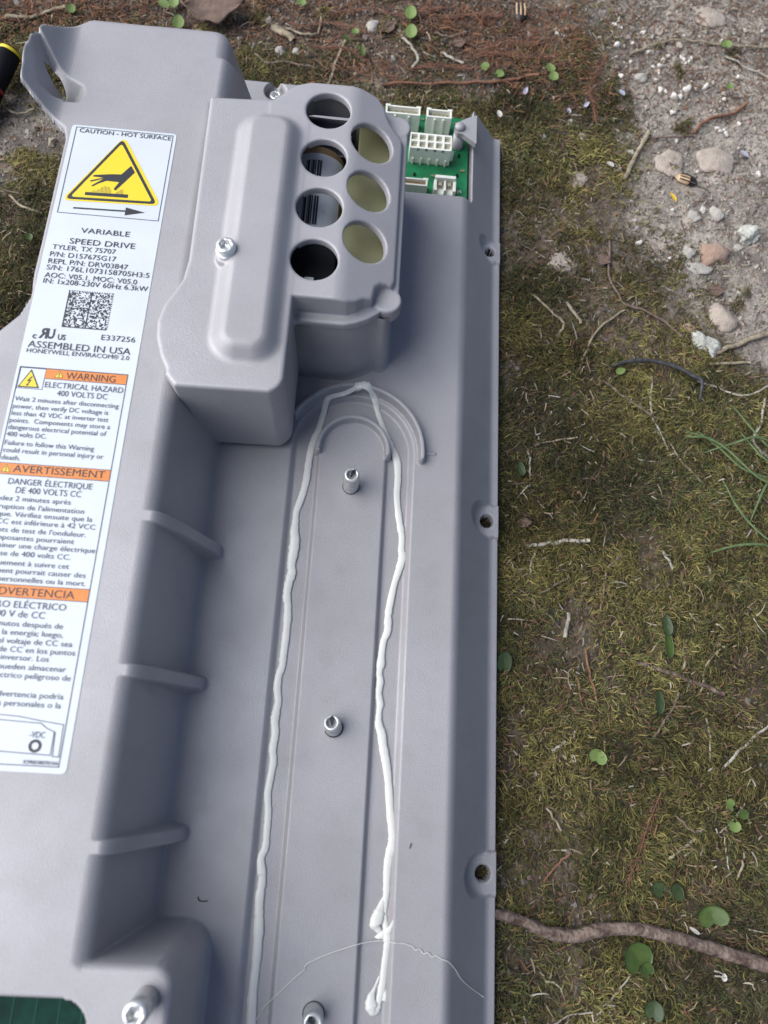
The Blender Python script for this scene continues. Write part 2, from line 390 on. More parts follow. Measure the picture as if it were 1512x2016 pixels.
# rusty conifer needles along the back of the drive
x, y = visible_ground(30000); k = (y > 462) & (x < 190 - (y - 460) * .3) & (rng.random(len(x)) < sstep(455, 520, y) * sstep(-.12, .12, fbm(x, y, 40, 4, 171))); x, y = x[k], y[k]; n = len(x)
pal = np.array([[.19, .085, .045], [.13, .06, .038], [.24, .12, .065], [.10, .065, .05]])
ribbons('conifer_needles', x, y, ground_h(x, y, moss_mask(x, y)) + rng.uniform(.8, 4.5, n), vnoise(x, y, 22, 181) * 10 + rng.normal(0, .5, n), rng.uniform(4, 11, n), rng.uniform(.5, .95, n),
        rng.normal(.05, .12, n), rng.normal(0, .5, n), pal[rng.choice(4, n)] * rng.uniform(.6, 1.3, n)[:, None], M['litter'], 3,
        kind='stuff', label='rusty brown conifer needles littering the soil behind the drive', category='needles')
# soil crumbs and grit
x, y = visible_ground(42000)
mk = moss_mask(x, y); keep = (rng.random(len(x)) > mk * 1.05) & (rng.random(len(x)) < .8); x, y, mk = x[keep], y[keep], mk[keep]; n = len(x)
r = np.minimum(.35 + rng.exponential(.42, n), 4.2)
base = np.array([[1, 0, 0], [-1, 0, 0], [0, 1, 0], [0, -1, 0], [0, 0, 1], [0, 0, -1]], float)
V = base[None] * (r[:, None] * rng.uniform(.6, 1.25, (n, 6)))[..., None] + rng.normal(0, .18, (n, 6, 3)) * r[:, None, None]
a = rng.uniform(0, 6.3, n); ca_, sa_ = np.cos(a)[:, None], np.sin(a)[:, None]
V = np.stack([V[..., 0] * ca_ - V[..., 1] * sa_, V[..., 0] * sa_ + V[..., 1] * ca_, V[..., 2] * .75], -1)
V += np.stack([x, y, ground_h(x, y, mk) + r * .25], 1)[:, None]
f = np.array([[0, 2, 4], [2, 1, 4], [1, 3, 4], [3, 0, 4], [2, 0, 5], [1, 2, 5], [3, 1, 5], [0, 3, 5]])
me = np_mesh('soil_crumbs', V.reshape(-1, 3), (np.arange(n)[:, None, None] * 6 + f[None]).reshape(-1, 3), False)
cc = np.array([.34, .29, .24]) * rng.uniform(.4, 1.25, (n, 1)) * np.where(bare_sd(x, y) > 12, .5, 1)[:, None] * rng.uniform(.93, 1.07, (n, 3))
cc = np.where(y[:, None] > 500, cc * np.where(x < 120, .62, 1.)[:, None], cc)
ca = me.color_attributes.new('Col', 'FLOAT_COLOR', 'POINT')
ca.data.foreach_set('color', np.repeat(np.concatenate([cc, np.ones((n, 1))], 1)[:, None], 6, 1).astype(np.float32).ravel())
link('soil_crumbs', me, M['crumb'], kind='stuff', label='grey brown crumbs and grit on the bare soil', category='soil')

# ------------------------------------------------------------------ the drive
drive = empty('variable_speed_drive', (0, 150, 0), 'grey cast aluminium motor drive with white warning sticker lying on the moss', 'motor drive')
OFF = Vector((0, -150 * MM, 0))                # parts are modelled in place; undo the root's offset
def part(name, me, m, parent=None, **tags):
    o = link(name, me, m, parent or drive, **tags)
    if not parent: o.location = OFF
    return o
RIBS = [97.5, 26.5, -45]
LEFT = [(-190.5, 374), (-193.3, 362), (-194.4, 350), (-193, 331.5), (-183, 324), (-172.3, 315.5), (-170.3, 308), (-170.8, 222), (-169.5, 209), (-173, 198), (-181, 188), (-200, 184), (-215, 183), (-215, -300), (200, -300), (200, 397), (-84, 398), (-168, 397.5), (-172, 396), (-176, 392.3), (-181, 387)]
def deck_h(x, y):
    dA = rbox(x, y, -400, -96.6, -400, 393.5, 3); dB = rbox(x, y, -400, -58.4, -400, -89.8, 5)
    h = smax(104 - cdrop(dA, 8, 5), 104 - cdrop(dB, 3.6, 15), 2.0)
    for yr, wdt in [(97.5, 3.0), (26.5, 3.0), (-45., 3.0), (360., 17.)]:
        rb = 104.0 - 3.2 * ramp(x + 86, 6.5) - 14 * ramp(np.abs(y - yr) - wdt, .6)
        rb = rb - 12 * ramp(x + 68.6, .8)
        h = smax(h, rb, .8)
    return h
def housing(x, y):
    plate = 40 - 1.28 * ramp(x - 62.5, 3)
    plate = smax(plate, np.full_like(plate, 8.), 2.0)
    # the U-shaped sealing channel, its end ridges
    rr = np.where(y < 163, np.abs(x), np.hypot(x, y - 163))
    ch = sstep(18.6, 21, rr) * (1 - sstep(32.5, 36.3, rr))
    plate = plate - 3.2 * ch
    a = np.degrees(np.arctan2(y - 163, x))
    def arc(R, w, a0, a1):
        r2 = np.hypot(x, y - 163); d = np.abs(r2 - R) - w
        t0, t1 = math.radians(a0), math.radians(a1)
        ins = (a >= a0) & (a <= a1)
        e = np.minimum(np.hypot(x - R * math.cos(t0), y - 163 - R * math.sin(t0)), np.hypot(x - R * math.cos(t1), y - 163 - R * math.sin(t1))) - w
        return np.where(ins, d, np.maximum(d, e))
    for R, wd, a0, a1, zt in [(40.2, 1.25, -4, 150, 47), (20.2, 1.3, -4, 184, 45.2)]:
        plate = smax(plate, zt - 8 * ramp(arc(R, wd, a0, a1), .45), .7)
    plate = smax(plate, 40.8 - 3 * ramp(rbox(x, y, 41.5, 48.5, 164.3, 166.4, 1), .4), .4)
    # flange screw bosses
    for yb, rb in [(331.7, 8.5), (136., 10.5), (-61., 11.)]:
        d = np.hypot(x - 86, y - yb); d = np.minimum(d, np.hypot(x - 93, y - yb)) - rb
        plate = smin(plate, 10.5 + 6 * ramp(d, 1.5), 2)
        plate = np.where((d < 1.5) & (x > 74), np.maximum(plate, 10.5 - 3 * ramp(d, 1)), plate)
        dh = np.hypot(x - 85, y - yb) - (4.3 if yb < 200 else 3.6)
        plate = np.where(dh < .9, np.minimum(plate, 10.5 + np.clip(dh, -5, .9) * 9), plate)
    # opening over the circuit board
    do = rbox(x, y, -15, 66.5, 352.5, 600, 2)
    plate = np.minimum(plate, 12 + np.clip(do, 0, 5) * 16)
    # bolt recess at the back edge
    dr = np.hypot(x + 70.5, y - 424)
    plate = np.where(dr < 9, np.minimum(plate, 33 + np.clip(dr - 6.6, 0, 5) * 7), plate)
    plate = plate + fbm(x, y, 120, 2, 91) * .3
    dk = deck_h(x, y)
    # folded-down lifting ear in the far left corner
    ear = 1.25 * ramp(-178.5 - x, 4.5) * sstep(306, 322, y)
    dk = dk + ear
    # drilled slot: a conical gouge running down to the hole
    vx, vy = 13., -28.; L2 = vx * vx + vy * vy
    t = np.clip(((x + 192.) * vx + (y - 372.) * vy) / L2, -.1, 1.1)
    sd = ((x + 192. - vx * t) * -vy - (y - 372. - vy * t) * -vx * -1) / math.sqrt(L2)
    dist = np.hypot(x + 192. - vx * t, y - 372. - vy * t) * np.sign((x + 192.) * 28 + (y - 372.) * 13)
    pit = 119 - 27 * t + np.where(dist > 0, 1.15 * dist, -2.6 * dist)
    dk = np.where((x < -160) & (y > 335) & (y < 380), smin(dk, pit, 1.2), dk)
    dL = polysdf(x, y, LEFT)
    dk = np.minimum(dk, 104 + ear - 18 * ramp(dL + .6, .9))
    H = smax(dk, np.where((y < 433) & (x > -96), plate, 0), 3)
    # lower service opening
    dC = rbox(x, y, -400, -86, -400, -99, 11)
    H = np.where(dC < 0, np.minimum(H, 104 + np.clip(dC, -4, 0) * 24), H)
    H = np.minimum(H, 40 - 18 * ramp(y - 431.5, .8) + np.where(x < -75, 0, 0)) if False else np.where(y > 431, np.minimum(H, 40 - 14 * (y - 431)), H)
    H = np.where(x > 92.2, np.minimum(H, 8 - 10 * (x - 92.2)), H)
    return H
st = .8
def pw(*seg):
    "piecewise even axis: start, (end, step), ..."
    out = [np.array([seg[0]])]; p = seg[0]
    for e, s_ in seg[1:]:
        k = max(1, round((e - p) / s_)); out.append(np.linspace(p, e, k + 1)[1:]); p = e
    return np.concatenate(out)
hx = pw(-216, (-98, .8), (-66, .4), (-46, .8), (50, .45), (60, .8), (94.2, .5)); hy = pw(-172, (-51, .8), (-39, .4), (20.5, .8), (32.5, .4), (91.5, .8), (103.5, .4), (150, .8), (212, .4), (435, .8))
X, Y = np.meshgrid(hx, hy, indexing='ij'); Z = housing(X, Y)
nx, ny = X.shape
i0 = (np.arange(nx - 1)[:, None] * ny + np.arange(ny - 1)[None]).ravel()
# the deck's left side is an open edge 5 mm thick: pull the rim onto the outline
lft = (X < -150); dLv = np.where(lft, polysdf(X, Y, LEFT), np.where((Y > 398.2) & (X < -100), 9, -9)); e_ = .05
gxv = np.where(lft, (polysdf(X + e_, Y, LEFT) - dLv) / e_, 0); gyv = np.where(lft, (polysdf(X, Y + e_, LEFT) - dLv) / e_, 0)
sh = np.where(dLv > -.25, dLv + .25, 0) * (dLv < 3)
X = X - gxv * sh; Y = Y - gyv * sh
Z = np.where(lft & (dLv > -.25), np.maximum(Z, 99 + 1.25 * ramp(-178.5 - X, 4.5) * sstep(306, 322, Y)), Z)
Fq = np.stack([i0, i0 + ny, i0 + ny + 1, i0 + 1], 1); zz = Z.ravel()[Fq]; outside = dLv.ravel()[Fq].min(1) > .15; xf = X.ravel()[Fq].mean(1); yf = Y.ravel()[Fq].mean(1)
def slot_s(a, b): return np.hypot(((a + 182.4) * .60 - (b - 350.2) * .80) / 5.6, ((a + 182.4) * .80 + (b - 350.2) * .60) / 2.5)
sv = slot_s(X, Y); near = (np.abs(sv - 1) < .28) & (X < -160) & (Y > 330); kk = np.where(near, 1 / np.maximum(sv, .3), 1)
X = -182.4 + (X + 182.4) * kk; Y = 350.2 + (Y - 350.2) * kk
xf = X.ravel()[Fq].mean(1); yf = Y.ravel()[Fq].mean(1)
slot = slot_s(xf, yf)
keep = (zz.max(1) > 2.0) & (slot > 1) & ~outside & (np.minimum(np.minimum(np.hypot(xf - 85, yf - 136), np.hypot(xf - 85, yf + 61)) - .6, np.hypot(xf - 85, yf - 331.7)) > 3.1)
Fq = Fq[keep]; used = np.unique(Fq); rm = np.full(nx * ny, -1, np.int64); rm[used] = np.arange(len(used))
me = np_mesh('housing', np.stack([X, Y, np.maximum(Z, 0)], -1).reshape(-1, 3)[used], rm[Fq])
part('housing', me, M['cast'])

# cover -----------------------------------------------------------------
g = .7
cxs, cys, czs = np.arange(-106, 25, g), np.arange(153, 363, g), np.arange(41, 121.5, g)
X2, Y2 = np.meshgrid(cxs, cys, indexing='ij')
PA = [(-88.5, 161.2), (-38.5, 161.8), (-36.3, 164), (-36.0, 240), (-36, 341.5), (-60, 341.8), (-93, 339.6), (-91, 233), (-92.3, 221.5), (-96, 213), (-99.6, 206), (-101.6, 196), (-100.7, 187), (-97.5, 177), (-93.8, 170), (-93.6, 167)]
PB = [(-45, 216.8), (-9, 216.6), (-4, 218.5), (0, 221.6), (4.2, 222.8), (5, 227), (5.6, 231), (8.3, 234), (11.5, 234.8), (14.4, 234.4), (15.9, 238), (16, 328), (15.6, 332.6), (8.6, 340), (5.9, 345), (4.6, 350.5), (0.5, 355.5), (-5.5, 357), (-13, 357.4), (-38, 357), (-45, 354.5), (-50, 350.5), (-56, 343.5), (-60, 340), (-60, 300)]
PL = [(-45, 211), (-9, 211.2), (-3, 213), (3, 216), (8, 219.5), (18.8, 230), (19, 345), (10, 354), (0, 358.5), (-45, 358.5)]
dA = (polysdf(X2, Y2, PA) + 4.5); dA = dA - 4.5
cor = rbox(X2, Y2, -96, -36.2, 161.2, 500, 10); dA = np.where((X2 > -60) & (Y2 < 190), np.maximum(dA, cor), dA)
dB = polysdf(X2, Y2, PB)
dLp = np.minimum(polysdf(X2, Y2, PL), np.minimum(np.hypot(X2 - 12.6, Y2 - 228.5) - 7.7, np.hypot(X2 - 12.4, Y2 - 345) - 7.9))
ZZ = czs[None, None, :]
def ext(d2, top, bot, r):
    a = d2[..., None] + r; b = np.maximum(ZZ - top + r, bot - ZZ)
    return np.minimum(np.maximum(a, b), 0) + np.hypot(np.maximum(a, 0), np.maximum(b, 0)) - r
topB = (112 - .41 * ramp(X2 + 12.5, 4))[..., None]
front = sstep(158, 175, Y2)                     # slight draft on the deep front box
dAd = dA[..., None] - .012 * (112 - ZZ)
def ext3(d3, top, bot, r):
    a = d3 + r; b = np.maximum(ZZ - top + r, bot - ZZ)
    return (np.minimum(np.maximum(a, b), 0) + np.hypot(np.maximum(a, 0), np.maximum(b, 0)) - r).astype(np.float32)
A = ext3(dAd, 112., 46., 1.8)
B = ext3(dB[..., None] + 0 * ZZ, topB, 93., 1.3)
Lp = ext3(dLp[..., None] + 0 * ZZ, 97.3, 92.3, 1.2)
ears = np.minimum(np.hypot(X2 - 12.6, Y2 - 228.5) - 7.7, np.hypot(X2 - 12.4, Y2 - 345) - 7.9)
E3 = ext3(ears[..., None] + 0 * ZZ, 97.8, 88., 1.2)
pad2 = rbox(X2, Y2, -68.0, -46.8, 183.2, 323.5, 7)
PadS = ((ZZ - 112) - np.minimum(6.8, 6.8 - 1.05 * ramp(pad2, 2.5)[..., None])).astype(np.float32) * .7
PadS = np.maximum(PadS, (pad2[..., None] - 9))
boss = ext3((np.hypot(X2 + 71.3, np.maximum(np.abs(Y2 - 236) - 1.5, 0)) - 5.6)[..., None] + 0 * ZZ, 116.5, 108., 1.2)
solid = smin(smin(A, B, .8), smin(Lp, E3, .6), .7)
solid = smin(solid, np.maximum(PadS, 108 - ZZ), 1.6); solid = smin(solid, boss, 1.2)
# hollow inside
cav = np.maximum(np.minimum(dA[..., None] + 3.2, np.maximum(dB[..., None] + 3.0, 93 - 60 - ZZ)), ZZ - np.where(X2 < -36, 109.2, 112 - 4.8 - .41 * ramp(X2 + 12.5, 4))[..., None])
cavP = np.maximum(pad2[..., None] + 2, ZZ - 115.6)
solid = np.maximum(solid, -np.minimum(cav, cavP))
hz = [337.6, 304.9, 272.2, 239.4]
for yh in hz: solid = smax(solid, -(np.hypot(X2 + 27.1, Y2 - yh)[..., None] - 12.35 + 0 * ZZ), .9)
sn = math.hypot(1, .41); c_, s0 = 1 / sn, .41 / sn
for yh in (322.2, 289.4, 256.4):
    zc = 112 - .41 * (-1.3 + 12.5)
    u_ = (X2[..., None] + 1.3) * c_ - (ZZ - zc) * s0
    d = np.hypot(u_, (Y2 - yh)[..., None]) - 12.5
    d = np.where(ZZ > 90, d, 9)
    solid = smax(solid, -d, .9)
under = deck_h(X2, Y2) + 1.7
under = np.where(X2 > -86, np.minimum(under, 47), under)
solid = np.maximum(solid, (under[..., None] - ZZ) * .6)
V, Fq = nets(solid.astype(np.float32), cxs, cys, czs)
cover = part('cover', np_mesh('cover', V, Fq), M['cover'])
del solid, A, B, Lp, E3, PadS, boss, cav, cavP
# casting box below the cover lip
def offs(P, d):
    P = [np.array(p) for p in P]; o = []
    for i in range(len(P)):
        a, b, c = P[i - 1], P[i], P[(i + 1) % len(P)]; t = c - a; t = t / np.linalg.norm(t); o.append(tuple(b + np.array([-t[1], t[0]]) * d))
    return o
PC = [(-45, 209.4), (-9, 209.2), (-4, 210.5), (1, 213), (5.5, 215.5), (8, 216.8), (10.5, 215.9), (13.5, 216.4), (15.8, 218.2), (17, 221), (17.2, 232), (17.2, 344), (14, 349), (0, 352), (-45, 352)]
nP = len(PC); rings = [(0, 39, -1.4), (0, 40, -.9), (0, 41.2, -.1), (0, 43.5, .6), (0, 93.5, 2.9)]
V, F = [], []
for _, zr, d in rings: V += [(x_, y_, zr) for x_, y_ in offs(PC, d)]
for i in range(len(rings) - 1):
    for k in range(nP): F.append((i * nP + k, i * nP + (k + 1) % nP, (i + 1) * nP + (k + 1) % nP, (i + 1) * nP + k))
me = py_mesh('capacitor_box', V, F, True)
part('capacitor_box', me, M['cast'])

# things seen through the vents: parts of the drive and an added black shield
part('film_capacitor', boxes('film_capacitor', [(-16, 15, 240, 287.3, 44, 90)], 1), M['khaki'])
part('film_capacitor', boxes('film_capacitor', [(-16, 15, 287.7, 321.8, 44, 90)], 1), M['khaki'])
part('film_capacitor', boxes('film_capacitor', [(-9.5, 14, 322.2, 351, 44, 90)], 1), M['khaki'])
coil = part('filter_choke', tube('filter_choke', [(-33, 271, 74), (-33, 273, 74), (-33, 327, 74), (-33, 333, 74), (-33, 335, 74)], [15, 17, 17, 16, 13], 28), M['coil'])
def curved_label(name, x0, x1, y0, y1, r, m, parent):
    V, F = [], []; n_ = 14
    for i in range(n_ + 1):
        a = math.asin(max(-1, min(1, ((x0 + (x1 - x0) * i / n_) + 33) / 17.)))
        for yy in (y0, y1): V.append((-33 + r * math.sin(a), yy, 74 + r * math.cos(a)))
    for i in range(n_): F.append((2 * i, 2 * i + 2, 2 * i + 3, 2 * i + 1))
    return part(name, py_mesh(name, V, F, True), m, parent)
clab = curved_label('choke_label', -46, -18.5, 274, 327, 17.25, M['paper'], coil)
for k in range(13):
    for ya, yb in ((277.5, 297.), (308.5, 322)):
        if k % 5 == 3: continue
        curved_label('barcode_bar', -38.2 + k * .68, -37.8 + k * .68 + .25 * (k % 2), ya, yb, 17.4, M['ink'], coil)
part('heat_spreader', boxes('heat_spreader', [(-48, -12, 338, 352, 46, 78)], 1), M['darkmetal'])
part('bus_bar', boxes('bus_bar', [(-48, -12, 349, 352, 78, 92)], .4), M['darkmetal'])
part('bus_bar', boxes('bus_bar', [(-46, -14, 345, 347, 84, 86)], .4), M['steel'])
part('black_shield', boxes('black_shield', [(-46, -17, 225, 270, 44, 91)], 1), M['black'])  # black shield added so the vent hole over it shows only darkness
part('terminal', boxes('terminal', [(-33, -28, 240, 242, 91, 92.5)], .3), M['silk'])

# cover screw, studs, service screw
def torx(name, r, h, wr=0):
    pr = []
    if wr: pr += [(wr, 0), (wr, 1.2), (r * 1.02, 1.4)]
    pr += [(r, 1.4), (r, h - .8), (r * .82, h), (r * .52, h), (r * .50, h - .3, .12), (r * .46, h - 2.2, .12), (.05, h - 2.3)]
    return lathe(name, pr, 48)
s = part('cover_screw', torx('cover_screw', 4.9, 5.6, 5.6), M['steel'], cover); s.location = Vector((-71.2, 236.5, 116.2)) * MM
def stud(base, h, tilt, r=4.5, slot=True):
    pr = [(r * .96, -3), (r * .96, 0)]; zt = 0
    while zt < h - 3.0: pr += [(r * .9, zt), (r, zt + .55), (r * .9, zt + 1.1)]; zt += 1.1
    pr += [(r * .98, h - 1.6), (r * .9, h - .5), (r * .8, h), (r * .62, h), (r * .55, h - .6), (r * .4, h - 2.2), (.05, h - 2.4)]
    o = part('threaded_stud', lathe('threaded_stud', pr, 36), M['steel']); o.location = Vector((base[0], base[1] - 150, 40)) * MM; o.rotation_euler = tilt
    k = part('driver_slot', prism('driver_slot', [(-.7, -r * .2), (r * .55, r * .35), (r * .35, r * .72), (-.2, r * .5)], h - 2.0, h + .02), M['slot_and_shadow'], o)
    c = part('stud_base_shadow', lathe('stud_base_shadow', [(r + .45, 0), (r + .45, .1), (r + .02, .11), (r + .02, 0)], 36), M['slot_and_shadow'], o)  # thin dark ring, the shadow at the stud's foot made as a shape
    return o
stud((0.3, 141.5), 20, (0, 0, 0)); stud((0.2, 8.5), 11, (R_(-14), 0, .5), 4.5); stud((.2, -119.5), 14, (0, 0, 1.1), 4.8)
s = part('service_screw', torx('service_screw', 4.7, 20, 0), M['steel']); s.location = Vector((-64.8, -97.5 - 150, 103)) * MM
part('recessed_bolt', torx('recessed_bolt', 4.2, 4), M['steel']).location = Vector((-70.5, 424 - 150, 33)) * MM

# circuit board and connectors
pcb = part('circuit_board', boxes('circuit_board', [(-10, 65.6, 350, 431, 23.4, 25)]), M['pcb'])
def P_(name, B, m, bev=.25): return part(name, boxes(name, B, bev), m, pcb)
def frame(x0, x1, y0, y1, z0, z1, t): return [(x0, x1, y0, y0 + t, z0, z1), (x0, x1, y1 - t, y1, z0, z1), (x0, x0 + t, y0 + t, y1 - t, z0, z1), (x1 - t, x1, y0 + t, y1 - t, z0, z1)]
for (x0, x1), tabs in (((6., 29.8), (12.5, 22)), ((34.4, 51.6), (40, 46))):
    c = part('wire_connector', boxes('wire_connector', [(x0, x1, 414.8, 421.8, 25, 36)] + frame(x0, x1, 414.8, 421.8, 36, 40, 1.1) + [(x0 - .3, x0 + 3, 420.9, 422.4, 34, 40.3), (x1 - 3, x1 + .3, 420.9, 422.4, 34, 40.3)], .2), M['ivory'], pcb)
    P_('socket_floor', [(x0 + 1.2, x1 - 1.2, 416, 420.6, 36, 36.6)], M['ivory_shade'], 0)
    for tx in tabs: P_('locking_rib', [(tx - .7, tx + .7, 413.6, 414.7, 25, 39)], M['ivory'])
    for k in range(5): P_('contact_pin', [(x0 + 3 + k * (x1 - x0 - 6) / 4 - .4, x0 + 3 + k * (x1 - x0 - 6) / 4 + .4, 418, 418.8, 36.5, 38.6)], M['pin'], 0)
cB = [(24, 52.4, 388.3, 401.5, 25, 36.2)]; wx = (52.4 - 24) / 5
for i in range(6): cB.append((24 + i * wx - (.75 if i else 0), 24 + i * wx + (.75 if i < 5 else 0), 388.3, 401.5, 36.21, 38.6))
for yy in (388.3, 394.2, 400.1): cB.append((24.8, 51.6, yy, yy + 1.4, 36.22, 38.55))
P_('ten_way_connector', cB, M['ivory'], .15)
for i in range(5):
    for j in range(2): P_('contact_socket', [(24 + i * wx + 1.2, 24 + i * wx + wx - 1.2, 390.2 + j * 5.9, 393.8 + j * 5.9, 36.2, 36.6)], M['ivory_shade'], 0)
    P_('locking_rib', [(26.2 + i * wx, 27.3 + i * wx, 386.9, 388.2, 25, 30.5)], M['ivory'])
P_('latch', [(52.5, 54.6, 391, 394, 27, 33)], M['ivory'])
P_('wire_connector', [(16, 37.4, 361.6, 367.6, 25, 31)] + frame(16, 37.4, 361.6, 367.6, 31, 34, 1.1) + [(34.4, 37.9, 366.8, 368.2, 25, 34.2)], M['ivory'])
P_('socket_floor', [(17.3, 36, 363, 366.4, 31, 31.6)], M['coil'], 0)
P_('wire_connector', [(42.6, 56.6, 369.6, 372, 25, 34), (42, 57, 361, 369.5, 25, 28), (42, 44, 361, 369.5, 28.02, 32), (55, 57, 361, 369.5, 28.02, 32), (48.8, 50.3, 361, 369.5, 28.02, 32)], M['ivory'])
for k in range(2): P_('socket_floor', [(45 + k * 6.2, 47.6 + k * 6.2, 366, 369.4, 28.03, 31)], M['ivory_shade'], 0)
def text_mesh(name, body, bold=0.):
    c = bpy.data.curves.new(name, 'FONT'); c.body = body; c.size = 1; c.resolution_u = 3; c.fill_mode = 'FRONT'; c.offset = bold
    o = bpy.data.objects.new(name, c); col.objects.link(o)
    me = bpy.data.meshes.new_from_object(o); bpy.data.objects.remove(o); bpy.data.curves.remove(c)
    me.name = name; return me
def put_text(name, body, parent, m, x0, x1, yb, z, bold=0., h=None, align='fit', rot=0, mirror=False, wref=None, natural=1.):
    "text with its baseline at yb from x0 to x1 (mm); h = cap height"
    me = text_mesh(name, body, bold); n_ = len(me.vertices); v = np.zeros(n_ * 3, np.float32); me.vertices.foreach_get('co', v); v = v.reshape(-1, 3)
    lo, hi = v[:, 0].min(), v[:, 0].max(); CAP = .70
    if align == 'fit': sx = (x1 - x0) / (hi - lo); ox = x0 - lo * sx; sy = h / CAP if h else sx
    else: sy = h / CAP; sx = sy * natural; ox = x1 - hi * sx
    X_ = v[:, 0] * sx + ox; Y_ = v[:, 1] * sy
    if mirror: X_ = x0 + x1 - X_
    if rot:
        cxr = x0; X_, Y_ = cxr - Y_, (X_ - x0)
    P = np.stack([X_, Y_ + yb, np.full(n_, z)], 1) * MM
    me.vertices.foreach_set('co', P.astype(np.float32).ravel()); me.update()
    return part(name, me, m, parent)
for k, (x_, y_, a_, b_) in enumerate([(31.5, 426, 2.4, 1.4), (58.5, 396, 1.6, 3), (60.5, 384, 3.2, 1.6), (57.8, 379, 1.4, 2.6), (32, 404.5, 2.2, 1.2), (47, 404.6, 2.6, 1.2), (40.2, 377.5, 3, 1.5), (28, 377, 1.6, 2.4), (55, 425, 2, 1.2), (61.5, 422, 1.3, 2.2), (38, 428.5, 2, 1)]):
    P_('chip_component', [(x_, x_ + a_, y_, y_ + b_, 25.05, 25.9)], M['black'] if k % 2 else M['khaki'], .1)
put_text('silkscreen_lettering', 'J3', pcb, M['silk'], 31, 33.5, 408.5, 25.1, h=3)
put_text('silkscreen_lettering', 'J5K', pcb, M['silk'], 43, 50, 408.5, 25.1, h=3.4)
put_text('silkscreen_lettering', 'J6', pcb, M['silk'], 58.5, 62, 366.5, 25.1, h=2.4)
put_text('choke_lettering', 'ASEL . Spain', coil, M['ink'], -26.5, -12, 277, 90.0, h=2., rot=1)
put_text('choke_lettering', 'in Thailand', coil, M['ink'], -22.6, -10, 277, 87.3, h=1.8, rot=1)
put_text('choke_lettering', 'USA', coil, M['ink'], -23, -18, 308, 88.0, h=2., rot=1)
put_text('choke_lettering', '2002', coil, M['ink'], -40.5, -33, 279, 89.5, h=2.2, rot=1)
put_text('choke_lettering', 'C2M', coil, M['ink'], -40.5, -34, 311, 89.5, h=2.2, rot=1)
part('board_tab', prism('board_tab', roundpoly([(69, 419.5), (62, 416), (56, 411.6), (53.6, 407.6), (55.5, 402.6), (59.4, 402.2), (69, 394.6)], 1.2), 36.5, 40.4), M['cast'])
part('standoff', lathe('standoff', [(4.4, 25.02), (4.2, 25.6), (3.9, 36.4)], 28), M['cast']).location = Vector((57.8, 406.5 - 150, 0)) * MM
part('rivet', lathe('rivet', [(3.6, 40.4), (3.6, 41.4), (3.0, 42.6), (1.8, 43.3), (.1, 43.5)], 28), M['cast']).location = Vector((57.3, 407.3 - 150, 0)) * MM
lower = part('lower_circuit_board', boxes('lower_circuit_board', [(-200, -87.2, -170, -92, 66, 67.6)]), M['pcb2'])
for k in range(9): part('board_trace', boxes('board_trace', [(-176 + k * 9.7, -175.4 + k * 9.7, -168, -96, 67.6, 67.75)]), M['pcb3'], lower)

# sticker ----------------------------------------------------------------
ZL = 104.22
c4 = [at(145, 248, 104), at(352, 264.5, 104)]
out = roundpoly([(-167.2, 318.6), (-167.2, -17.6), (-110.0, -17.6), (-110.0, 318.6)], 2.5)
sticker = part('warning_label', prism('warning_label', out, 103.9, ZL), M['paper'], label='white sticker with black print, orange bars and yellow triangles')
lev = [ZL + .10]
def ink(name, P, m=None, dz=0, r=0):
    P = [tuple(np.asarray(p)[:2]) for p in P]
    if r: P = roundpoly(P, r)
    n_ = len(P); a2 = sum(P[i - 1][0] * P[i][1] - P[i][0] * P[i - 1][1] for i in range(n_))
    if a2 < 0: P = P[::-1]
    return part(name, py_mesh(name, [(p[0], p[1], ZL + .10 + dz) for p in P], [tuple(range(n_))]), m or M['ink'], sticker)
def rule(name, a, b, wd=.4, m=None, dz=0.):
    a, b = np.asarray(a)[:2], np.asarray(b)[:2]; t = (b - a) / np.linalg.norm(b - a); nn = np.array([-t[1], t[0]]) * wd / 2; a = a - t * wd / 2; b = b + t * wd / 2
    return ink(name, [a - nn, b - nn, b + nn, a + nn], m or M['ink2'], dz)
def frame_rule(x0, x1, y0, y1, wd=.4):
    o = [(x0, y0), (x1, y0), (x1, y1), (x0, y1)]
    for i in range(4): rule('ruled_line', o[i], o[(i + 1) % 4], wd, dz=.01 * i)
frame_rule(-164.6, -111.9, 260.3, 317.1)
def T4(s_, xl, xr, yb, h, bold=0., m='ink', f=z4):
    a = f(xl, yb); b = f(xr, yb + .073 * (xr - xl)); put_text('lettering', s_, sticker, M[m], a[0], b[0], (a[1] + b[1]) / 2, ZL + .24, bold, h)
def TR(s_, xr, yr, h, f, bold=.02, nat=1., m='ink'):
    b = f(xr, yr); put_text('lettering', s_, sticker, M[m], 0, b[0], b[1], ZL + .24, bold, h, 'right', natural=nat)
T4('CAUTION - HOT SURFACE', 590, 1272, 124, 2.75, 0)
T4('VARIABLE', 600, 965, 868, 3.2); T4('SPEED DRIVE', 515, 1005, 948, 3.4); T4('TYLER, TX 75707', 388, 860, 988, 2.9)
T4('P/N: D157675G17', 370, 862, 1042, 3.0); T4('REPL P/N: DRV03847', 357, 950, 1094, 3.0); T4('S/N: 176L1073158705H3:5', 343, 1110, 1142, 3.0)
T4('AOC: V05.1, MOC: V05.0', 330, 1018, 1198, 3.0); T4('IN: 1x208-230V 60Hz 6.3kW', 320, 1100, 1242, 3.0)
T4('c', 240, 268, 1648, 3.2, .02); T4('US', 428, 485, 1660, 3.0, .02); T4('E337256', 752, 1005, 1663, 3.0)
T4('ASSEMBLED IN USA', 205, 970, 1716, 3.7); T4('HONEYWELL ENVIRACOM\u00ae 2.0', 197, 960, 1756, 2.4, 0)
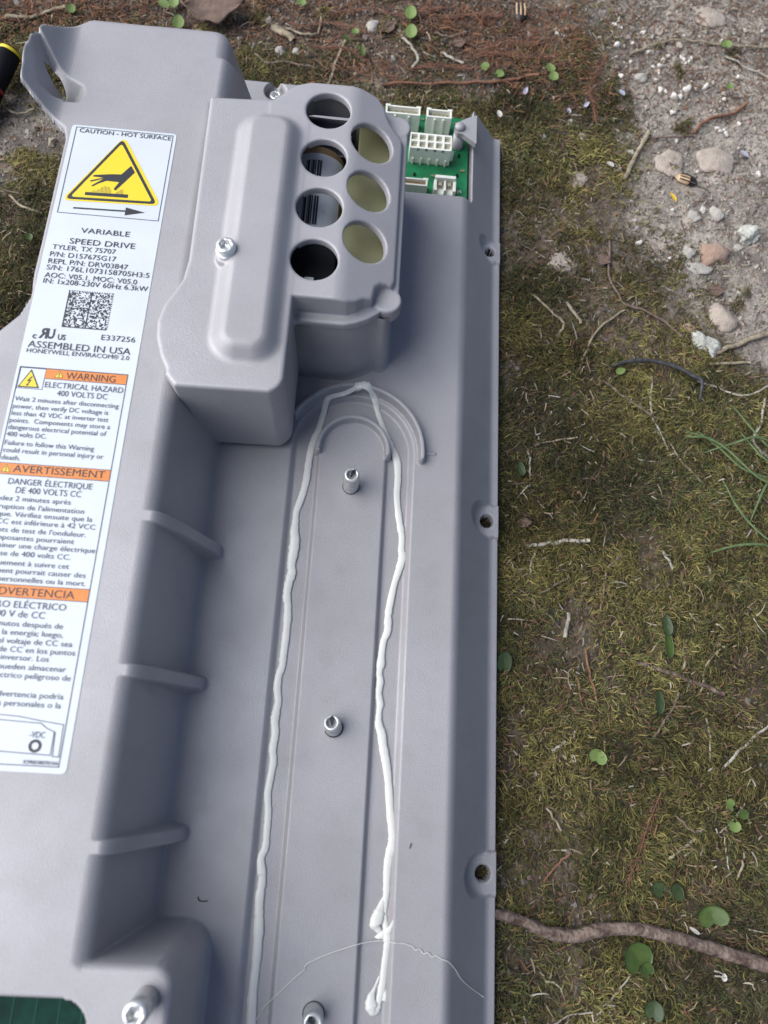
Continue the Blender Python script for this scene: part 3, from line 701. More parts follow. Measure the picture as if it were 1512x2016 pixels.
a = z4(285, 1645); b = z4(350, 1650); put_text('certification_mark', 'R', sticker, M['ink'], a[0], b[0], a[1], ZL + .12, .03, 5.6, mirror=True)
a = z4(345, 1648); b = z4(402, 1652); put_text('certification_mark', 'U', sticker, M['ink'], a[0], b[0], a[1], ZL + .13, .03, 5.4)
# hot-surface triangle
tri = [z4(930, 150), z4(455, 622), z4(1200, 668)]
ink('yellow_triangle', tri, M['yellow'], .01, 5)
def inset_tri(T, d):
    T = [np.asarray(p)[:2] for p in T]; c = sum(T) / 3; return [c + (p - c) * d for p in T]
t1 = [z4(915, 168), z4(482, 612), z4(1168, 655)]
a1 = roundpoly(t1, 3.4); a2 = roundpoly(inset_tri(t1, .885), 2.0)
n_ = len(a1); V = [(p[0], p[1], ZL + .13) for p in a1 + a2]
part('triangle_border', py_mesh('triangle_border', V, [(i, (i + 1) % n_, n_ + (i + 1) % n_, n_ + i)[::1] for i in range(n_)]), M['ink'], sticker)
hand = [(978, 368), (905, 432), (830, 430), (700, 436), (690, 447), (770, 456), (672, 476), (676, 487), (772, 464), (735, 484), (681, 514), (690, 522), (740, 498), (795, 480), (850, 486), (888, 490), (848, 538), (851, 549), (863, 551), (935, 485), (1006, 418)]
ink('hand_symbol', [z4(*p) for p in hand], M['ink'], .05)
ink('hot_plate_symbol', [z4(*p) for p in [(635, 562), (955, 582), (952, 608), (632, 585)]], M['ink'], .05)
for k in range(24):
    xk = 685 + k * 10; 
    if 832 < xk < 865: continue
    hh = 10 + 42 * math.exp(-((xk - 785) / 45) ** 2) + 22 * math.exp(-((xk - 905) / 16) ** 2) + random.uniform(-6, 8)
    yb = 558 + .073 * (xk - 635); rule('heat_line', z4(xk, yb), z4(xk + 2, yb - hh), .22, M['ink'], .05)
rule('arrow_shaft', z4(553, 680), z4(938, 705), .95, M['ink'], .02); ink('arrow_head', [z4(938, 677), z4(928, 736), z4(1078, 716)], M['ink'], .03)
# code square: irregular modules with a solid left and bottom border, no readable content
A_, B_, D_ = z4(515, 1290)[:2], z4(835, 1312)[:2], z4(460, 1565)[:2]; A_ = np.array([(A_[0] + D_[0]) / 2, A_[1]]); ex, ey = np.array([22.6, 0]), np.array([0, -21.6])
rg = np.random.default_rng(3); g_ = rg.random((36, 36)) < .46; g_[:, 0] = True; g_[-1] = True; g_[:, 18] = True; g_[17] |= rg.random(36) < .4; g_[0] = np.arange(36) % 2 == 0; g_[:, -1] = np.arange(36) % 2 == 0
V, F = [], []
for i in range(36):
    for j in range(36):
        if g_[i, j]:
            k = len(V); p = A_ + ex * j / 36 + ey * i / 36
            for dx, dy in ((0, 1), (1, 1), (1, 0), (0, 0)): q_ = p + ex * dx / 36 + ey * dy / 36; V.append((q_[0], q_[1], ZL + .1))
            F.append((k, k + 1, k + 2, k + 3))
part('printed_code', py_mesh('printed_code', V, F), M['ink'], sticker)
# warning panels
frame_rule(-165.6, -113.5, -14.9, 168.7)
frame_rule(-165.3, -153.0, 157.2, 168.3, .3)
def bar(x0, y0, y1): ink('orange_bar', [(x0, y0), (-113.7, y0), (-113.7, y1), (x0, y1)], M['orange'], .03); [rule('ruled_line', (x0, yy), (-113.7, yy), .3, dz=.05) for yy in (y0, y1)]
yb0, yb1 = z5(957, 147)[1], z5(943, 220)[1]; bar(-152.9, yb1, yb0 - .1)
yb0, yb1 = z5(828, 855)[1], z5(815, 938)[1]; bar(-165.4, yb1, yb0)
yb0, yb1 = z6(667, 117)[1], z6(655, 210)[1]; bar(-165.4, yb1, yb0)
def warn_tri(P, m='yellow', mark='!'):
    ink('warning_triangle', P, M['ink'], .05, .4); ink('warning_triangle', inset_tri(P, .82), M['yellow'], .08, .4)
    c = sum(np.asarray(p)[:2] for p in P) / 3
    if mark == '!': rule('exclamation_mark', c + [0, 1.2], c + [0, -.3], .42, M['ink'], .11); rule('exclamation_mark', c + [0, -.9], c + [0, -1.05], .42, M['ink'], .11)
    else: ink('bolt_symbol', [c + np.array(q_) for q_ in [(.6, 2.8), (-1.3, .0), (-.1, .2), (-.7, -1.6), (-1.2, -1.2), (-.9, -2.6), (.4, -1.7), (-.2, -1.7), (1.1, .9), (.0, .7), (1.3, 2.6)]], M['ink'], .11)
warn_tri([z5(238, 103), z5(130, 235), z5(292, 245)], mark='bolt'); warn_tri([z5(450, 116), z5(404, 166), z5(472, 171)]); warn_tri([z5(55, 808), z5(8, 864), z5(78, 870)])
T4('WARNING', 490, 858, 176, 3.6, 0, 'ink', z5); T4('ELECTRICAL HAZARD', 333, 915, 238, 3.0, 0, 'ink2', z5); T4('400 VOLTS DC', 422, 797, 302, 3.0, 0, 'ink2', z5)
for s_, xl, xr, yb in [('Wait 2 minutes after disconnecting', 110, 882, 338), ('power, then verify DC voltage is', 95, 805, 392), ('less than 42 VDC at inverter test', 85, 805, 444), ('points.  Components may store a', 72, 818, 496),
                       ('dangerous electrical potential of', 60, 790, 548), ('400 volts DC.', 48, 345, 600), ('Failure to follow this Warning', 35, 698, 664), ('could result in personal injury or', 22, 768, 718), ('death.', 10, 148, 773)]:
    T4(s_, xl, xr, yb, 2.45, 0, 'ink2', z5)
T4('AVERTISSEMENT', 97, 778, 866, 3.6, 0, 'ink', z5); T4('DANGER \u00c9LECTRIQUE', 60, 685, 955, 3.0, 0, 'ink2', z5); T4('DE 400 VOLTS CC', 115, 602, 1022, 3.0, 0, 'ink2', z5)
for s_, xr, yr in [('Attendez 2 minutes apr\u00e8s', 525, 1112), ("l'interruption de l'alimentation", 625, 1180), ('\u00e9lectrique. V\u00e9rifiez ensuite que la', 685, 1240), ('tension CC est inf\u00e9rieure \u00e0 42 VCC', 708, 1298),
                   ("aux points de test de l'onduleur.", 638, 1354), ('Les composantes pourraient', 550, 1405), ('emmagasiner une charge \u00e9lectrique', 708, 1473), ('dangereuse de 400 volts CC.', 525, 1522), ('Le manquement \u00e0 suivre cet', 512, 1590), ('avertissement pourrait causer des', 635, 1657), ('blessures personnelles ou la mort.', 635, 1718)]:
    TR(s_, xr, yr, 2.45, z5, 0, 1.13, 'ink2')
TR('ADVERTENCIA', 552, 1812, 3.5, z5, 0, 1.13); TR('PELIGRO EL\u00c9CTRICO', 490, 275, 3.0, z6, 0, 1.05, 'ink2'); TR('DE 400 V de CC', 333, 335, 3.0, z6, 0, 1.05, 'ink2')
for s_, xr, yr in [('Espere 2 minutos despu\u00e9s de', 467, 412), ('cortar la energ\u00eda; luego,', 467, 476), ('que el voltaje de CC sea', 537, 545), ('42 V de CC en los puntos', 558, 609), ('del inversor. Los', 362, 656),
                   ('componentes pueden almacenar', 490, 732), ('el\u00e9ctrico peligroso de', 525, 798), ('advertencia podr\u00eda', 470, 935), ('lesiones personales o la', 452, 1002)]:
    TR(s_, xr, yr, 2.45, z6, 0, 1.13, 'ink2')
def poly_line(P, wd=.35):
    for i in range(len(P) - 1): rule('diagram_line', P[i], P[i + 1], wd, dz=.01)
poly_line([(-165, z6(0, 1045)[1])] + [z6(*p) for p in [(0, 1045), (150, 1060), (290, 1090), (475, 1122), (437, 1362), (390, 1358), (412, 1180)]])
poly_line([(-165, z6(0, 1083)[1])] + [z6(*p) for p in [(0, 1083), (310, 1112), (345, 1145), (405, 1175), (375, 1350), (0, 1318)]] + [(-165, z6(0, 1318)[1])])
T4('-VDC', 220, 333, 1215, 2.6, 0, 'ink2', z6); T4('X39003807010A', 168, 432, 1408, 1.5, .01, 'ink2', z6)
c = z6(262, 1280)[:2]; V = [(c[0] + r_ * math.cos(t), c[1] + r_ * math.sin(t), ZL + .12) for r_ in (2.7, 1.5) for t in np.linspace(0, 2 * math.pi, 24, endpoint=False)]
part('terminal_ring', py_mesh('terminal_ring', V, [(24 + i, i, (i + 1) % 24, 24 + (i + 1) % 24) for i in range(24)]), M['ink'], sticker)

# ------------------------------------------------------------------ sealant
def plate_z(x, y): return float(housing(np.array([[x]]), np.array([[y]]))[0, 0])
def bead(name, pts, parent):
    P = []; W = []
    for u, v, wpx in pts:
        p = at(u, v, 40); P.append([p[0], p[1], 0]); W.append(wpx)
    Pq = catmull([np.array([*p[:2], wv]) for p, wv in zip(P, W)], 6)
    xy = Pq[:, :2]; wv = Pq[:, 2]
    sc_ = np.array([np.linalg.norm(at(600, 1000 + 0, 40)[:2] - at(601, 1000, 40)[:2])] * len(xy))
    d = np.array([math.hypot(*(RC @ np.array([a, b, 40 - CAMZ]))[:2]) for a, b in xy])
    depth = np.array([-(RC @ np.array([a, b, 40 - CAMZ]))[2] for a, b in xy])
    rad = wv / FPX * depth / 2 * (.98 + .05 * rng.standard_normal(len(wv)))
    zz_ = np.array([plate_z(a, b) for a, b in xy]); zz_ = np.convolve(np.pad(zz_, 3, 'edge'), np.ones(7) / 7, 'valid')
    P3 = np.stack([xy[:, 0], xy[:, 1], zz_ + rad * .30], 1)
    return link(name, tube(name, P3, rad, 14, .38, .08, len(pts)), M['seal'], parent)
seal = empty('sealant_bead', (0, 0, 40), 'wet white sealant bead squeezed round the sealing channel of the drive', 'sealant')
seal.location = (0, 0, 0)
LB = [(712, 770, 15), (695, 771, 16), (672, 776, 14), (655, 780, 14), (643, 788, 14), (637, 810, 13), (628, 840, 13), (619, 860, 14), (612, 882, 14), (607, 910, 14), (603, 940, 14), (597, 965, 14), (590, 985, 14), (583, 1005, 13), (581, 1025, 14), (579, 1045, 18), (580, 1060, 20), (577, 1085, 20), (573, 1110, 17), (574, 1125, 18), (568, 1145, 18), (564, 1170, 17), (566, 1190, 16), (565, 1220, 16), (561, 1260, 16), (557, 1290, 15), (555, 1310, 15), (548, 1330, 15), (545, 1355, 16), (547, 1380, 15), (543, 1400, 16), (540, 1420, 17), (541, 1445, 15), (536, 1475, 16), (537, 1500, 15), (530, 1540, 15), (526, 1565, 15), (527, 1600, 15), (524, 1640, 14), (521, 1670, 15), (513, 1690, 15), (514, 1715, 18), (515, 1735, 16), (510, 1770, 19), (509, 1800, 18), (508, 1840, 20), (503, 1900, 18), (496, 1960, 20), (492, 2040, 22)]
RB = [(700, 772, 14), (716, 770, 17), (732, 777, 16), (738, 787, 14), (742, 800, 11), (748, 820, 11), (757, 845, 11), (765, 870, 12), (777, 890, 14), (783, 910, 15), (784, 940, 14), (782, 970, 14), (784, 1000, 13), (788, 1030, 14), (792, 1055, 13), (791, 1080, 14), (793, 1095, 16), (786, 1120, 15), (778, 1145, 13), (770, 1180, 14), (765, 1210, 15), (764, 1240, 15), (756, 1260, 13), (752, 1285, 14), (750, 1305, 18), (747, 1325, 13), (749, 1340, 15), (746, 1365, 14), (749, 1385, 15), (747, 1400, 12), (746, 1425, 16), (752, 1445, 18), (755, 1470, 18), (762, 1510, 17), (766, 1550, 16), (769, 1600, 16), (773, 1640, 17), (772, 1665, 18), (766, 1690, 17), (763, 1720, 16), (762, 1750, 14), (760, 1775, 12), (758, 1800, 9), (760, 1825, 12), (764, 1850, 18), (762, 1870, 14), (758, 1900, 13), (755, 1930, 14), (752, 1950, 15), (748, 1970, 13), (742, 1990, 10)]
bead('bead_strand', LB, seal); bead('bead_strand', RB, seal)
bead('bead_lobe', [(757, 1770, 8), (750, 1790, 16), (744, 1808, 26), (740, 1822, 24), (746, 1834, 12), (756, 1845, 10)], seal)
bead('bead_lobe', [(748, 1925, 4), (738, 1950, 6), (732, 1965, 16), (731, 1980, 24), (736, 1993, 20), (744, 1988, 12), (750, 1968, 8)], seal)
bead('bead_lobe', [(738, 1848, 2), (748, 1846, 12), (762, 1838, 14), (770, 1826, 8), (774, 1812, 2)], seal)
bead('bead_lobe', [(755, 1945, 8), (759, 1962, 8), (757, 1974, 9)], seal)
def strand(pts):
    P = catmull([at(u, v, 40) for u, v in pts], 5); P[:, 2] = [max(plate_z(a, b), 12) + .5 for a, b in P[:, :2]]
    zs_ = P[:, 2].copy()
    for _ in range(8): zs_[1:-1] = np.maximum(P[1:-1, 2], (zs_[:-2] + zs_[2:]) / 2)
    P[:, 2] = zs_; return P
th = [(498, 2022), (520, 1985), (545, 1958), (580, 1925), (598, 1910), (605, 1897), (640, 1880), (680, 1866), (710, 1858), (755, 1854), (778, 1856), (795, 1857), (812, 1863), (818, 1870), (826, 1868), (834, 1877), (842, 1875), (850, 1883), (858, 1881), (868, 1887), (884, 1895), (900, 1915), (915, 1940), (940, 1968), (974, 2000)]
link('sealant_thread', tube('sealant_thread', strand(th), .22, 6), M['seal'], None, label='thin white sealant thread trailing across the plate from the bead', category='sealant thread')

# ------------------------------------------------------------------ things on the ground
STRAW = [ # (pixels, width px, material, label or None)
 ([(1040, 1070), (1100, 1064), (1165, 1060)], 8, 'straw_w', 'longest pale straw lying level on the moss beside the middle flange hole'),
 ([(1125, 1205), (1122, 1228), (1119, 1252)], 8, 'straw_w', 'short frayed white straw chip standing upright in the moss'),
 ([(1260, 1303), (1310, 1318), (1380, 1345), (1432, 1366)], 9, 'bark', 'straight grey barked twig lying aslant on the moss'),
 ([(1387, 1362), (1395, 1318), (1412, 1290), (1436, 1270)], 4.5, 'straw', 'hooked pale yellow stem beside the straight grey twig'),
 ([(1310, 1080), (1320, 1096), (1333, 1116)], 6, 'straw_w', 'short white straw bit right of the longest straw'),
 ([(1189, 1205), (1196, 1150), (1206, 1112), (1236, 1084)], 4.5, 'twig', 'thin brown twig bent at its upper end on the moss'),
 ([(1320, 865), (1350, 912), (1392, 957)], 4.5, 'straw', 'thin tan stalk leading up towards the green grass blades'),
 ([(1205, 465), (1204, 535), (1228, 588), (1265, 605), (1300, 620), (1350, 660)], 4.5, 'twig', 'long thin brown stem curving below the bare soil'),
 ([(1148, 705), (1180, 645), (1235, 603)], 4.5, 'straw', 'thin tan stem crossing the curved brown stem'),
 ([(1118, 590), (1133, 612), (1146, 632)], 6, 'straw', 'short tan straw bit left of the crossing stems'),
 ([(1045, 572), (1085, 610), (1112, 633), (1102, 655)], 5, 'straw', 'kinked straw near the drive flange'),
 ([(1415, 690), (1460, 672), (1530, 645)], 10, 'straw', 'thickest pale straw pointing at the white lump'),
 ([(1398, 712), (1440, 711), (1484, 707)], 6, 'straw', 'flat straw lying just under the thickest straw'),
 ([(1190, 746), (1235, 782), (1295, 820)], 5, 'twig', 'grey brown twig running down right below the slate coloured stem'),
 ([(1288, 735), (1284, 790), (1292, 822), (1326, 896)], 4.5, 'straw_w', 'bleached stalk hanging below the slate coloured stem'),
 ([(1378, 744), (1420, 760), (1468, 775), (1530, 752)], 4, 'straw_w', 'white thin straw bent in a shallow V at the right edge'),
 ([(1512, 780), (1500, 830), (1484, 870), (1520, 905)], 5, 'straw_w', 'white straw bent sharply among the green grass blades'),
 ([(1235, 342), (1255, 300), (1282, 250)], 9, 'straw', 'stout split straw standing out on the bare soil'),
 ([(1245, 96), (1290, 80), (1340, 67), (1400, 72), (1450, 80), (1530, 78)], 5, 'straw', 'long tan stalk arching over the white granules'),
 ([(1432, 98), (1470, 118), (1530, 142)], 4.5, 'straw_w', 'pale straw running off the upper right edge'),
 ([(1370, 256), (1388, 234), (1420, 220), (1450, 212), (1478, 192)], 7, 'twig_red', 'curved russet twig on the bare soil'),
 ([(1280, 262), (1330, 264), (1375, 260)], 4, 'twig', 'thin dark twig beside the curved russet twig'),
 ([(755, 158), (830, 156), (900, 154), (980, 150), (1062, 138)], 6.5, 'twig_red', 'long dark reddish twig above the circuit board'),
 ([(1288, 1455), (1305, 1425), (1325, 1398), (1341, 1362)], 5.5, 'twig', 'knobbed brown twig ending in a pale tip'),
 ([(1394, 1410), (1401, 1450), (1402, 1498)], 4.5, 'straw', 'pale upright straw below the hooked stem'),
 ([(1428, 1515), (1455, 1482), (1485, 1455), (1530, 1420)], 6, 'straw_w', 'jointed white stem reaching the right edge'),
 ([(1428, 1640), (1432, 1680), (1443, 1724)], 3.2, 'straw_w', 'thin white upright stem at the lower right'),
 ([(1472, 1582), (1450, 1610), (1418, 1642)], 3, 'straw_w', 'thin white stem crossing the small lobed plant'),
 ([(1318, 1692), (1335, 1680), (1370, 1652)], 6, 'straw', 'short tan straw with a forked end below the red frond'),
 ([(1455, 1734), (1460, 1710), (1468, 1680)], 5, 'straw', 'short upright tan straw near the lower right edge'),
 ([(1330, 1605), (1350, 1625), (1368, 1638), (1390, 1628)], 5, 'twig', 'wavy grey twig right of the red frond'),
 ([(1078, 1590), (1095, 1612), (1110, 1637)], 5, 'straw', 'grey straw with a side shoot near the third flange hole'),
 ([(1090, 1477), (1103, 1469), (1116, 1460)], 6, 'straw_w', 'short straw left of the pale round leaf'),
 ([(1075, 1740), (1105, 1702), (1130, 1682)], 5, 'twig_red', 'forked russet needle above the thick stick'),
 ([(1170, 2008), (1215, 1960), (1245, 1925), (1268, 1902), (1290, 1888)], 3.6, 'straw_w', 'pale crinkled stem crossing the largest round leaf'),
 ([(1080, 2030), (1120, 2004), (1170, 1996)], 3, 'straw_w', 'thin crinkled root near the bottom edge'),
 ([(1160, 1275), (1165, 1320), (1182, 1390)], 5, 'twig_red', 'thin upright russet needle below the frayed chip'),
 ([(1138, 1330), (1146, 1360), (1147, 1385)], 4, 'twig_red', 'short russet needle near the flange'),
 ([(1058, 872), (1100, 862), (1140, 856)], 4, 'straw', 'faint tan straw above the longest straw'),
 ([(1045, 940), (1048, 910), (1042, 885)], 4, 'straw_w', 'angled white straw beside the flange'),
 ([(1402, 1112), (1404, 1130), (1408, 1150)], 6, 'straw', 'stubby tan straw right of the white bits'),
 ([(1348, 1272), (1356, 1298), (1352, 1315)], 5, 'straw', 'short pale straw beside the narrow green leaf'),
 ([(1048, 1130), (1050, 1100), (1062, 1080)], 4.5, 'straw', 'bent tan straw under the longest straw'),
 ([(1065, 1170), (1095, 1150), (1125, 1132)], 4, 'twig', 'small brown twig slanting up to the right near the flange'),
 ([(1022, 1155), (1070, 1195), (1112, 1235)], 3.5, 'twig', 'thin grey twig slanting down beside the flange'),
 ([(0, 22), (45, 25), (85, 15), (125, 2)], 8, 'straw', 'tan straw in the top left corner'),
 ([(645, 167), (660, 120), (682, 66)], 5.5, 'straw', 'long tan stalk leaning above the cover'),
 ([(538, 38), (555, 50), (575, 63)], 17, 'straw', 'chunky pale wood chip above the drive'),
 ([(500, 95), (525, 120), (560, 118), (625, 128)], 5, 'twig', 'grey forked twig behind the deck'),
 ([(560, 40), (600, 55), (625, 50), (632, 20)], 5, 'straw', 'looped grey tendril at the top'),
 ([(790, 60), (815, 85), (825, 105), (812, 128)], 6, 'straw_w', 'whitish curled stalk below the two leaved seedling'),
 ([(855, 50), (890, 58), (920, 52)], 4, 'twig', 'thin twig right of the seedling at the top'),
 ([(870, 90), (895, 105), (915, 112)], 6, 'straw_w', 'white rooty bit left of the russet fronds'),
 ([(420, 200), (405, 170), (385, 168)], 4, 'twig', None),
 ([(0, 200), (30, 215), (62, 205)], 4.5, 'straw', 'tan straw on the soil left of the drive'),
 ([(10, 370), (40, 400), (80, 415)], 5, 'straw', 'slanting straw in the moss left of the sticker'),
]
for k, (px, wpx, mt, lab) in enumerate(STRAW):
    if lab is None: continue
    P = catmull([at(u, v, 4) for u, v in px], 4)
    for q_ in P: q_[2] = gz(q_[0], q_[1]) + 2.9 + rng.normal(0, .35)
    dep = -(RC @ np.array([P[0][0], P[0][1], -CAMZ]))[2]
    r_ = wpx / FPX * dep / 2 * (1 + .25 * (vnoise(np.arange(len(P)) * 1., np.full(len(P), k * 3.3), 2, 90) - .5))
    P[0][2] -= 1.2; P[-1][2] -= .6; P[1:-1, :2] += rng.normal(0, .3, (len(P) - 2, 2))
    nm = 'twig' if mt.startswith(('twig', 'bark')) else 'straw'
    link(nm, tube(nm, P, r_, 7, .6 if nm == 'straw' else .9, .25, k), M[mt], None, label=lab, category=nm)
# thick stick
P = catmull([at(u, v, 7) for u, v in [(950, 1795), (985, 1803), (1030, 1815), (1080, 1838), (1135, 1845), (1180, 1835), (1240, 1830), (1300, 1840), (1400, 1868), (1470, 1890), (1560, 1915)]], 7)
r_ = np.interp(np.arange(len(P)), [0, 18, 30, 45, len(P)], [2.6, 3.0, 3.5, 3.2, 3.5]) * (1 + .18 * (vnoise(np.arange(len(P)) * 1., np.zeros(len(P)), 2.2, 33) - .5))
for q_ in P: q_[2] = 5.0 + gz(q_[0], q_[1]) * .3
link('stick', tube('stick', P, r_, 16, 1, .20, 5), M['bark'], None, label='thick grey barked stick sticking out from under the drive flange', category='stick')
P = catmull([at(u, v, 6) for u, v in [(1202, 722), (1235, 712), (1280, 710), (1330, 722), (1365, 740), (1382, 752), (1378, 790)]], 6)
link('slate_stem', tube('slate_stem', P, np.interp(np.arange(len(P)), [0, 8, 28, len(P)], [.8, 1.5, 1.45, .5]), 10, .9, .2), M['cable'], None, label='dark slate coloured curved stem on the moss', category='stem')

# leaves
def leaf_mesh(name, L, W, kind='round', cup=.28, n=14):
    "a leaf lying in x-y with its stalk end at the origin, pointing +y"
    V, F = [], []; rows = 7
    for i in range(rows + 1):
        t = i / rows
        for k in range(n):
            a = 2 * math.pi * k / n - math.pi / 2
            if kind == 'round':
                r = .5 * (1 - .55 * math.exp(-((a + math.pi / 2) / .38) ** 2) - .55 * math.exp(-((a - 1.5 * math.pi) / .38) ** 2))
                px, py = W * r * math.cos(a), L * (.5 + r * math.sin(a)) - L * .2
                cx_, cy_ = 0, L * .3
            else:
                wv = W * .5 * math.cos(a) * (1 - .25 * math.sin(a)); px, py = wv, L * (.5 + .5 * math.sin(a)); cx_, cy_ = 0, L * .5
            V.append((cx_ + (px - cx_) * t, cy_ + (py - cy_) * t, 0))
    V = [(x_, y_, cup * (abs(x_) ** 1.5) / max(W, 1) ** .5 + .05 * math.sin(3 * x_ + y_)) for x_, y_, _ in V]
    for i in range(rows):
        for k in range(n): F.append((i * n + k, i * n + (k + 1) % n, (i + 1) * n + (k + 1) % n, (i + 1) * n + k))
    nb = len(V); V2 = V + [(a_, b_, c_ - .25) for a_, b_, c_ in V]; F2 = F + [tuple(nb + q_ for q_ in f_[::-1]) for f_ in F]
    o = rows * n
    for k in range(n): F2.append((o + k, nb + o + k, nb + o + (k + 1) % n, o + (k + 1) % n))
    return py_mesh(name, V2, F2, True)
def plant(u, v, leaves, label, cat='leaf', name='round_leaf', stem=True, z=5.):
    p = at(u, v, z); p[2] = gz(p[0], p[1]); root = empty(name, p, label, cat)
    for (du, dv, L, W, ang_, m, kind) in leaves:
        q_ = at(u + du, v + dv, z); d = q_ - p
        o = link('leaf_blade', leaf_mesh('leaf_blade', L, W, kind), M[m], root)
        o.location = Vector((d[0], d[1], z + .6 + rng.uniform(0, 1.5))) * MM; o.rotation_euler = (rng.normal(.08, .1), rng.normal(0, .12), R_(ang_))
        if stem: link('leaf_stalk', tube('leaf_stalk', catmull([(0, 0, 0), (d[0] * .4, d[1] * .4, z * .8), (d[0], d[1], z + .6)], 4), .35, 6), M['leaf'], root)
    return root
plant(1172, 1500, [(0, 0, 9, 11, -20, 'leaf_l', 'round')], 'pale green notched round leaf alone on the moss')
plant(1262, 1905, [(0, 0, 16, 17, 25, 'leaf', 'round'), (16, 15, 8, 8, 30, 'leaf', 'round')], 'largest round green leaf with a small one at its side below the stick')
plant(1408, 1822, [(0, 0, 12, 17, 10, 'leaf', 'round')], 'half hidden round green leaf just above the stick')
plant(1284, 2005, [(0, 0, 11, 10, -15, 'leaf_d', 'round')], 'round dark green leaf at the bottom edge')
plant(992, 1318, [(0, 0, 14, 9, 0, 'leaf_d', 'round')], 'dark green leaf tucked against the flange edge')
plant(1316, 1755, [(-10, 2, 8, 8, 60, 'leaf_d', 'round'), (10, 6, 8, 9, -60, 'leaf_d', 'round')], 'dark green pair of clover leaves between frond and stick', 'clover', 'clover_plant')
plant(1325, 1265, [(0, 30, 18, 6, 3, 'leaf', 'long'), (-4, -15, 13, 6, 5, 'leaf_d', 'long')], 'narrow upright green leaf on the moss', 'leaf', 'narrow_leaf')
plant(1298, 1395, [(0, 12, 14, 5.5, 0, 'leaf_d', 'long')], 'narrow dark green leaf below the straight grey twig', 'leaf', 'narrow_leaf')
plant(1030, 925, [(0, 10, 10, 5, 10, 'leaf_d', 'long')], 'dark bluish green leaf near the middle flange hole', 'leaf', 'narrow_leaf')
plant(1212, 733, [(0, 3, 7, 5, -60, 'leaf_l', 'long')], 'small light leaf under the slate coloured stem', 'leaf', 'small_leaf')
plant(1448, 1600, [(-8, -12, 6, 7, 60, 'leaf_l', 'round'), (6, 2, 6, 6, -90, 'leaf', 'round'), (-4, 18, 7, 7, 170, 'leaf_l', 'round')], 'small lobed light green plant near the right edge', 'plant', 'small_plant')
plant(345, 15, [(-4, -8, 12, 8, 10, 'leaf_l', 'long'), (3, 34, 13, 9, 5, 'leaf_l', 'long')], 'pale seedling with two leaves behind the deck at top left', 'seedling', 'seedling')
plant(330, 5, [(0, 0, 9, 7, 70, 'leaf_l', 'long')], 'single pale seed leaf left of the brown dry leaf', 'seedling', 'seedling')
plant(135, 12, [(0, 8, 10, 7, 0, 'leaf_l', 'long')], 'small pale seedling in the top left corner', 'seedling', 'seedling')
plant(808, 38, [(0, -6, 14, 9.5, 0, 'leaf_l', 'long'), (1, 32, 13, 9.5, 0, 'leaf_l', 'long')], 'light green seedling with two stacked leaves at the top centre', 'seedling', 'seedling')
plant(1088, 140, [(0, -4, 9, 7.5, 15, 'leaf_l', 'long'), (2, 15, 9, 7.5, -5, 'leaf_l', 'long')], 'two leaved green seedling right of the russet fronds', 'seedling', 'seedling')
plant(968, 132, [(-8, 0, 7, 7, 60, 'leaf_l', 'round'), (12, 10, 7, 7, -60, 'leaf_l', 'round')], 'green seedling among the russet fronds', 'seedling', 'seedling')
plant(700, 65, [(0, -4, 6, 6, 10, 'leaf_l', 'round'), (-10, 10, 8, 3.5, 70, 'leaf', 'long'), (16, 40, 11, 4, 10, 'leaf', 'long')], 'tiny lobed seedling above the cover', 'seedling', 'seedling')
plant(1432, 88, [(0, 0, 7, 9, 0, 'leaf_l', 'round')], 'small green leaf among the white granules', 'leaf', 'small_leaf')
plant(1440, 168, [(0, 0, 6, 6, 0, 'leaf_l', 'round')], 'tiny pale leaf at the right of the granules', 'leaf', 'small_leaf')
plant(592, 3, [(0, 0, 8, 8, 0, 'leaf_l', 'round')], 'bright green leaf cut by the top edge', 'leaf', 'small_leaf')
plant(55, 470, [(0, 0, 6, 5, 0, 'leaf', 'round')], 'small green leaf in the moss left of the sticker', 'leaf', 'small_leaf')
# grass tuft at the right edge
tuft = empty('grass_tuft', at(1520, 990, 0), 'tuft of long green grass blades reaching in from the right edge', 'grass')
o3 = at(1520, 990, 0)
for px in [[(1340, 850), (1410, 882), (1480, 945), (1530, 960)], [(1372, 850), (1408, 884), (1460, 930), (1530, 948)], [(1380, 895), (1440, 878), (1480, 868), (1525, 880)], [(1420, 950), (1440, 1000), (1475, 1045), (1530, 1085)], [(1395, 1090), (1440, 1078), (1490, 1076), (1530, 1086)], [(1475, 1030), (1490, 985), (1505, 955), (1528, 940)], [(1440, 800), (1470, 845), (1500, 880), (1530, 900)], [(1345, 862), (1390, 868), (1410, 885)], [(1455, 850), (1490, 900), (1530, 925)]]:
    P = catmull([at(u, v, 7) for u, v in px], 5); P[:, 2] = 6 + 5 * np.sin(np.linspace(.3, 2.6, len(P))) + rng.uniform(0, 3)
    link('grass_blade', tube('grass_blade', P - o3, .75 * np.sin(np.linspace(.35, 2.9, len(P))) + .12, 6, .25), M['grass'], tuft)
